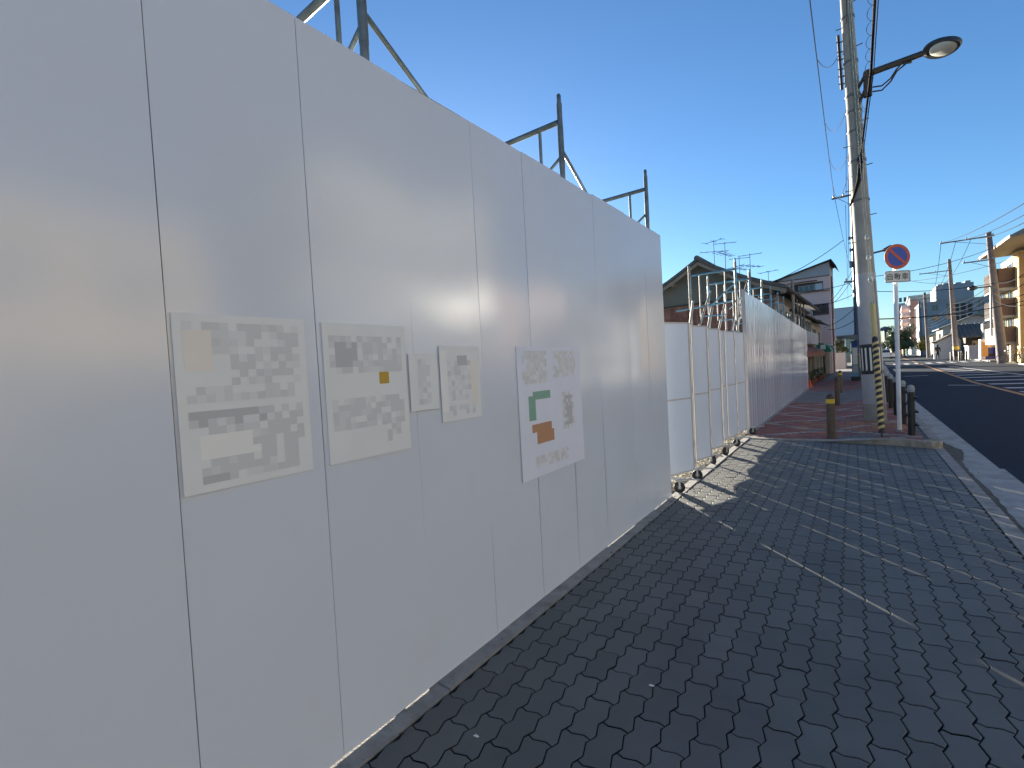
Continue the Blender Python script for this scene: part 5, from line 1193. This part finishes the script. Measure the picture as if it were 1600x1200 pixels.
# people far off by the shed
def person(x, y, h, label, topm, botm):
    t = thing('person', (x, y, 0.06), label, 'person'); bm = bmesh.new(); s = h / 1.7
    J = {'pel': (0, 0, .92), 'ch': (0, 0, 1.28), 'nk': (0, 0, 1.46), 'hd': (0, -.01, 1.6), 'hdt': (0, -.01, 1.68), 'lk': (-.1, -.04, .5), 'lf': (-.11, .02, .08), 'lt': (-.11, -.14, .04), 'rk': (.1, .06, .5), 'rf': (.11, .14, .08), 'rt': (.11, 0, .04), 'ls': (-.19, 0, 1.4), 'le': (-.24, .02, 1.13), 'lh': (-.22, -.08, .86), 'rs': (.19, 0, 1.4), 're': (.24, .02, 1.13), 'rh': (.22, -.08, .86)}
    R_ = dict(pel=.15, ch=.16, nk=.06, hd=.1, hdt=.08, lk=.065, lf=.045, lt=.04, rk=.065, rf=.045, rt=.04, ls=.07, le=.05, lh=.035, rs=.07, re=.05, rh=.035)
    names = list(J); me = bpy.data.meshes.new('body'); me.from_pydata([Vector(J[k]) * s for k in names], [(names.index(a), names.index(b)) for a, b in [('pel', 'ch'), ('ch', 'nk'), ('nk', 'hd'), ('hd', 'hdt'), ('pel', 'lk'), ('lk', 'lf'), ('lf', 'lt'), ('pel', 'rk'), ('rk', 'rf'), ('rf', 'rt'), ('ch', 'ls'), ('ls', 'le'), ('le', 'lh'), ('ch', 'rs'), ('rs', 're'), ('re', 'rh')]], [])
    o = bpy.data.objects.new('body', me); C.objects.link(o); o.parent = t; md = o.modifiers.new('s', 'SKIN')
    for k, v in enumerate(me.skin_vertices[0].data): v.radius = (R_[names[k]] * s,) * 2
    o.modifiers.new('d', 'SUBSURF').levels = 1; me.materials.append(M[topm]); bm.free()
    MB().lathe((x, y, 0.06 + 1.6 * s), [(0.09, 0.0), (0.115, 0.04), (0.09, 0.10), (0.03, 0.13)], 10).build('hair', 'black', t, True)
p = at(1465, 560, 68); person(p.x, 68, 1.6, 'small distant person in dark clothes standing by the white shed', 'darkwood', 'black')

# ------------------------------------------------------------------ unseen buildings across the street, invented for the hoarding reflections
def facing(name, o, sx, sy, sz, m, label, floors, nwin, flat=True):
    t = thing(name, o, label, 'building', 'unseen buildings added across the street for reflections'); MB(o, 0).box((0, 0, 0), (sx, sy, sz)).build('wall', m, t)
    MB(o, 0).box((-0.25, -0.15, sz), (sx + 0.1, sy + 0.15, sz + 0.25)).build('parapet', 'bgrey2', t)
    for f in range(floors):
        z = 0.9 + f * 2.8
        for k in range(nwin):
            u = 0.8 + k * (sy - 0.6) / nwin; window(t, (o, 0), u, u + (sy / nwin) * 0.55, z, z + 1.3, 0.0, 2, face='x-')
        if f and flat: MB(o, 0).box((-0.9, 0.4, z - 0.5), (-0.02, sy - 0.4, z + 0.45)).build('balcony', 'bgrey2', t)
facing('reflection_building', (11.6, -14, 0), 9, 10.5, 8.6, 'cream', 'unseen added cream balconied building across the street, farthest behind the camera', 3, 4)
facing('reflection_building', (12.0, -2.6, 0), 9, 8, 5.9, 'ochre', 'unseen added low ochre building across the street opposite the notices', 2, 3, False)
facing('reflection_building', (11.6, 8.8, 0), 9, 9, 9.0, 'bgrey2', 'unseen added pale three-storey building across the street opposite the gate', 3, 3)
facing('reflection_building', (12.0, 19.0, 0), 9, 7, 6.0, 'pink', 'unseen added pinkish low building across the street opposite the ribbed hoarding', 2, 3, False)
facing('reflection_building', (12.8, 29.0, 0), 9, 11, 5.0, 'bgrey2', 'unseen added low pale building across the street before the ochre flats', 2, 4)

# ------------------------------------------------------------------ overhead wires
def wire(p, q, sag, r, label, m='wire', n=18, grp='overhead wires'):
    p = Vector(p); q = Vector(q); pts = []
    for k in range(n + 1):
        t = k / n; c = p.lerp(q, t); c.z -= sag * 4 * t * (1 - t); pts.append(c)
    o = MB().tube(pts, r, 5).build('overhead_wire', m, None, True); tag(o, label, 'overhead wire', grp); return pts
# long line left of the main pole with drop loops
A0 = at(1258, -60, 9.0); A1 = at(1303, 303, 28.6)
wp = wire(A0, A1, 0.15, 0.010, 'thin wire descending left of the leaning pole to the crossarm')
wire(A1, at(1331, 420, 70), 0.6, 0.012, 'thin wire running on from the crossarm down the street')
wire(at(1322, 0, 11.0), at(1322, 303, 28.6), 0.1, 0.010, 'thin wire beside the leaning pole, ending on the crossarm')
wire(at(1326, 120, 13.0), at(1325, 440, 50), 0.3, 0.010, 'thin wire hugging the left of the leaning pole')
wire(at(1321, 320, 28.6), at(1325, 470, 80), 0.3, 0.012, 'thin wire from the crossarm towards the end of the street')
for i, (px, py, qx, qy) in enumerate([(1277, 92, 1313, 80), (1289, 190, 1322, 172), (1298, 246, 1329, 232), (1306, 285, 1324, 277)]):
    def near_(py_): return min(((abs(proj(w0)[1] - py_), w0) for w0 in [A0.lerp(A1, k / 200) - Vector((0, 0, 0.15 * 4 * (k / 200) * (1 - k / 200))) for k in range(201)] if proj(w0)), key=lambda z: z[0])[1]
    a = near_(py); b = at(qx, qy, 11.8); wire(a, b, 0.25 + 0.1 * i, 0.006, ['topmost loop wire between the thin line and the leaning pole', 'second loop wire down from the top', 'third loop wire down from the top', 'lowest loop wire by the crossarm'][i])
# black cable bundle coming down to the pole
B1 = pole_pt(5.35) + Vector((0.05, -0.16, 0)); B0 = at(1371, -80, 8.0); Bm = at(1361, 110, 10.6)
cb = thing('cable_bundle', B1, 'thick black cable bundle with a spiral hanger dropping onto the leaning pole', 'cable')
MB().tube([B0, B0.lerp(Bm, 0.5) , Bm, Bm.lerp(B1, 0.5), B1], [0.021, 0.021, 0.021, 0.018, 0.018], 8).build('cable', 'wire', cb, True)
MB().tube([B0 + Vector((0.04, 0, -0.03)), Bm + Vector((0.035, 0, -0.03)), B1 + Vector((0.02, 0, -0.1))], 0.008, 6).build('thin_cable', 'wire', cb, True)
pts = []
for k in range(260):
    t = k / 259; base = B0.lerp(Bm, t / 0.6) if t < 0.6 else Bm.lerp(B1, (t - 0.6) / 0.4); a = t * 2 * math.pi * 13
    pts.append(base + Vector((-0.035 + 0.05 * math.cos(a), 0, 0.05 * math.sin(a))))
MB().tube(pts, 0.004, 4).build('spiral_hanger', 'wire', cb, True)
MB().tube([B1, pole_pt(4.9) + Vector((0.0, -0.2, 0)), pole_pt(4.6) + Vector((-0.1, -0.17, 0)), pole_pt(4.45) + Vector((-0.17, -0.05, 0))], [0.045, 0.04, 0.02, 0.02], 8).build('splice_sleeve', 'wire', cb, True)
# service wire to the houses
wire(at(1190, 447, 24), at(1318, 375, 28.6), 0.2, 0.016, 'wire rising from the tiled roof to the crossarm pole')
W = [((1298, 470, 37), (1333, 420, 28.7), 'upper of two wires over the pink block corner'), ((1301, 474, 37), (1334, 432, 28.7), 'lower of two wires over the pink block corner'), ((1240, 455, 30), (1334, 440, 28.7), 'wire crossing the pink block under its top windows'), ((1262, 478, 30), (1334, 460, 28.7), 'wire sagging across the pink block to the far pole'),
     ((1293, 515, 36), (1336, 500, 28.7), 'wire just above the low house eave'), ((1288, 512, 36), (1337, 480, 28.7), 'steeper wire above the low house eave'), ((1290, 542, 36), (1337, 520, 28.7), 'lowest wire from the low house to the far pole')]
for (a, b, lb) in W: wire(at(*a), at(*b), 0.15, 0.014, lb)
# crossing wires over the road
X_ = [((1362, 455, 28), (1600, 432, 40), 'wire crossing the sky level with the white plate'), ((1338, 499, 28.7), (1600, 470, 44), 'thick wire crossing the road in front of the grey block', 0.03), ((1338, 435, 28.7), (1549, 388, 47), 'wire from the far pole to the tall pole by the ochre flats'), ((1412, 440, 60), (1600, 399, 40), 'thin wire passing behind the road sign to the right edge'),
      ((1410, 435, 62), (1483, 440, 62), 'short wire left of the banded pole')]
for it in X_: wire(at(*it[0]), at(*it[1]), 0.3, it[3] if len(it) > 3 else 0.016, it[2])
PA = at(1545, 372, 46.8); dx0 = [-2.5, -1.7, -0.9]
for k, dx in enumerate(dx0):
    a = Vector((PA.x + dx, 46.7, PA.z + 0.15)); q = at(1600, 318 + 12 * k + (6 if k else 0), 26); c2 = at(1461 + k * 10, 448 - k * 5, 61.8); c3 = at(1430 + k * 8, 468 - k * 2, 84)
    wire(a, q, 0.2, 0.016, ['upper', 'middle', 'lower'][k] + ' wire from the tall pole crossarm to the right edge')
    wire(a, c2, 0.3, 0.016, ['left', 'middle', 'right'][k] + ' wire of the three descending between the two tall poles')
    wire(c2, c3, 0.3, 0.018, ['left', 'middle', 'right'][k] + ' wire of the three beyond the banded pole')
for k in range(4):
    wire(at(1553, 440 + 9 * k, 46.8), at(1600, 428 + 16 * k, 34), 0.25, 0.02, ['first', 'second', 'third', 'fourth'][k] + ' cable from the top, right of the tall pole before the flats')
    wire(at(1553, 440 + 9 * k, 46.8), at(1488, 475 + 6 * k, 61.8), 0.35, 0.018, ['first', 'second', 'third', 'fourth'][k] + ' cable from the top between the tall pole and the banded pole')
    wire(at(1488, 475 + 6 * k, 61.8), at(1448, 500 + 4 * k, 83.8), 0.3, 0.02, ['first', 'second', 'third', 'fourth'][k] + ' cable from the top beyond the banded pole')

# small litter
for i, (px, py, lb) in enumerate([(744, 1151, 'white scrap of paper on the pavers nearest the hoarding'), (1018, 1072, 'tiny white scrap on the pavers farther out')]):
    v_ = ray(px, py); p = EYE + v_ * (-1.5 / v_.z)
    o = MB().prism([(p.x - 0.012, p.y - 0.006), (p.x + 0.010, p.y - 0.004), (p.x + 0.013, p.y + 0.005), (p.x - 0.006, p.y + 0.007)], 0.002, 0.004).build('paper_scrap', 'signwhite'); tag(o, lb, 'litter', 'paper scraps on the pavers')
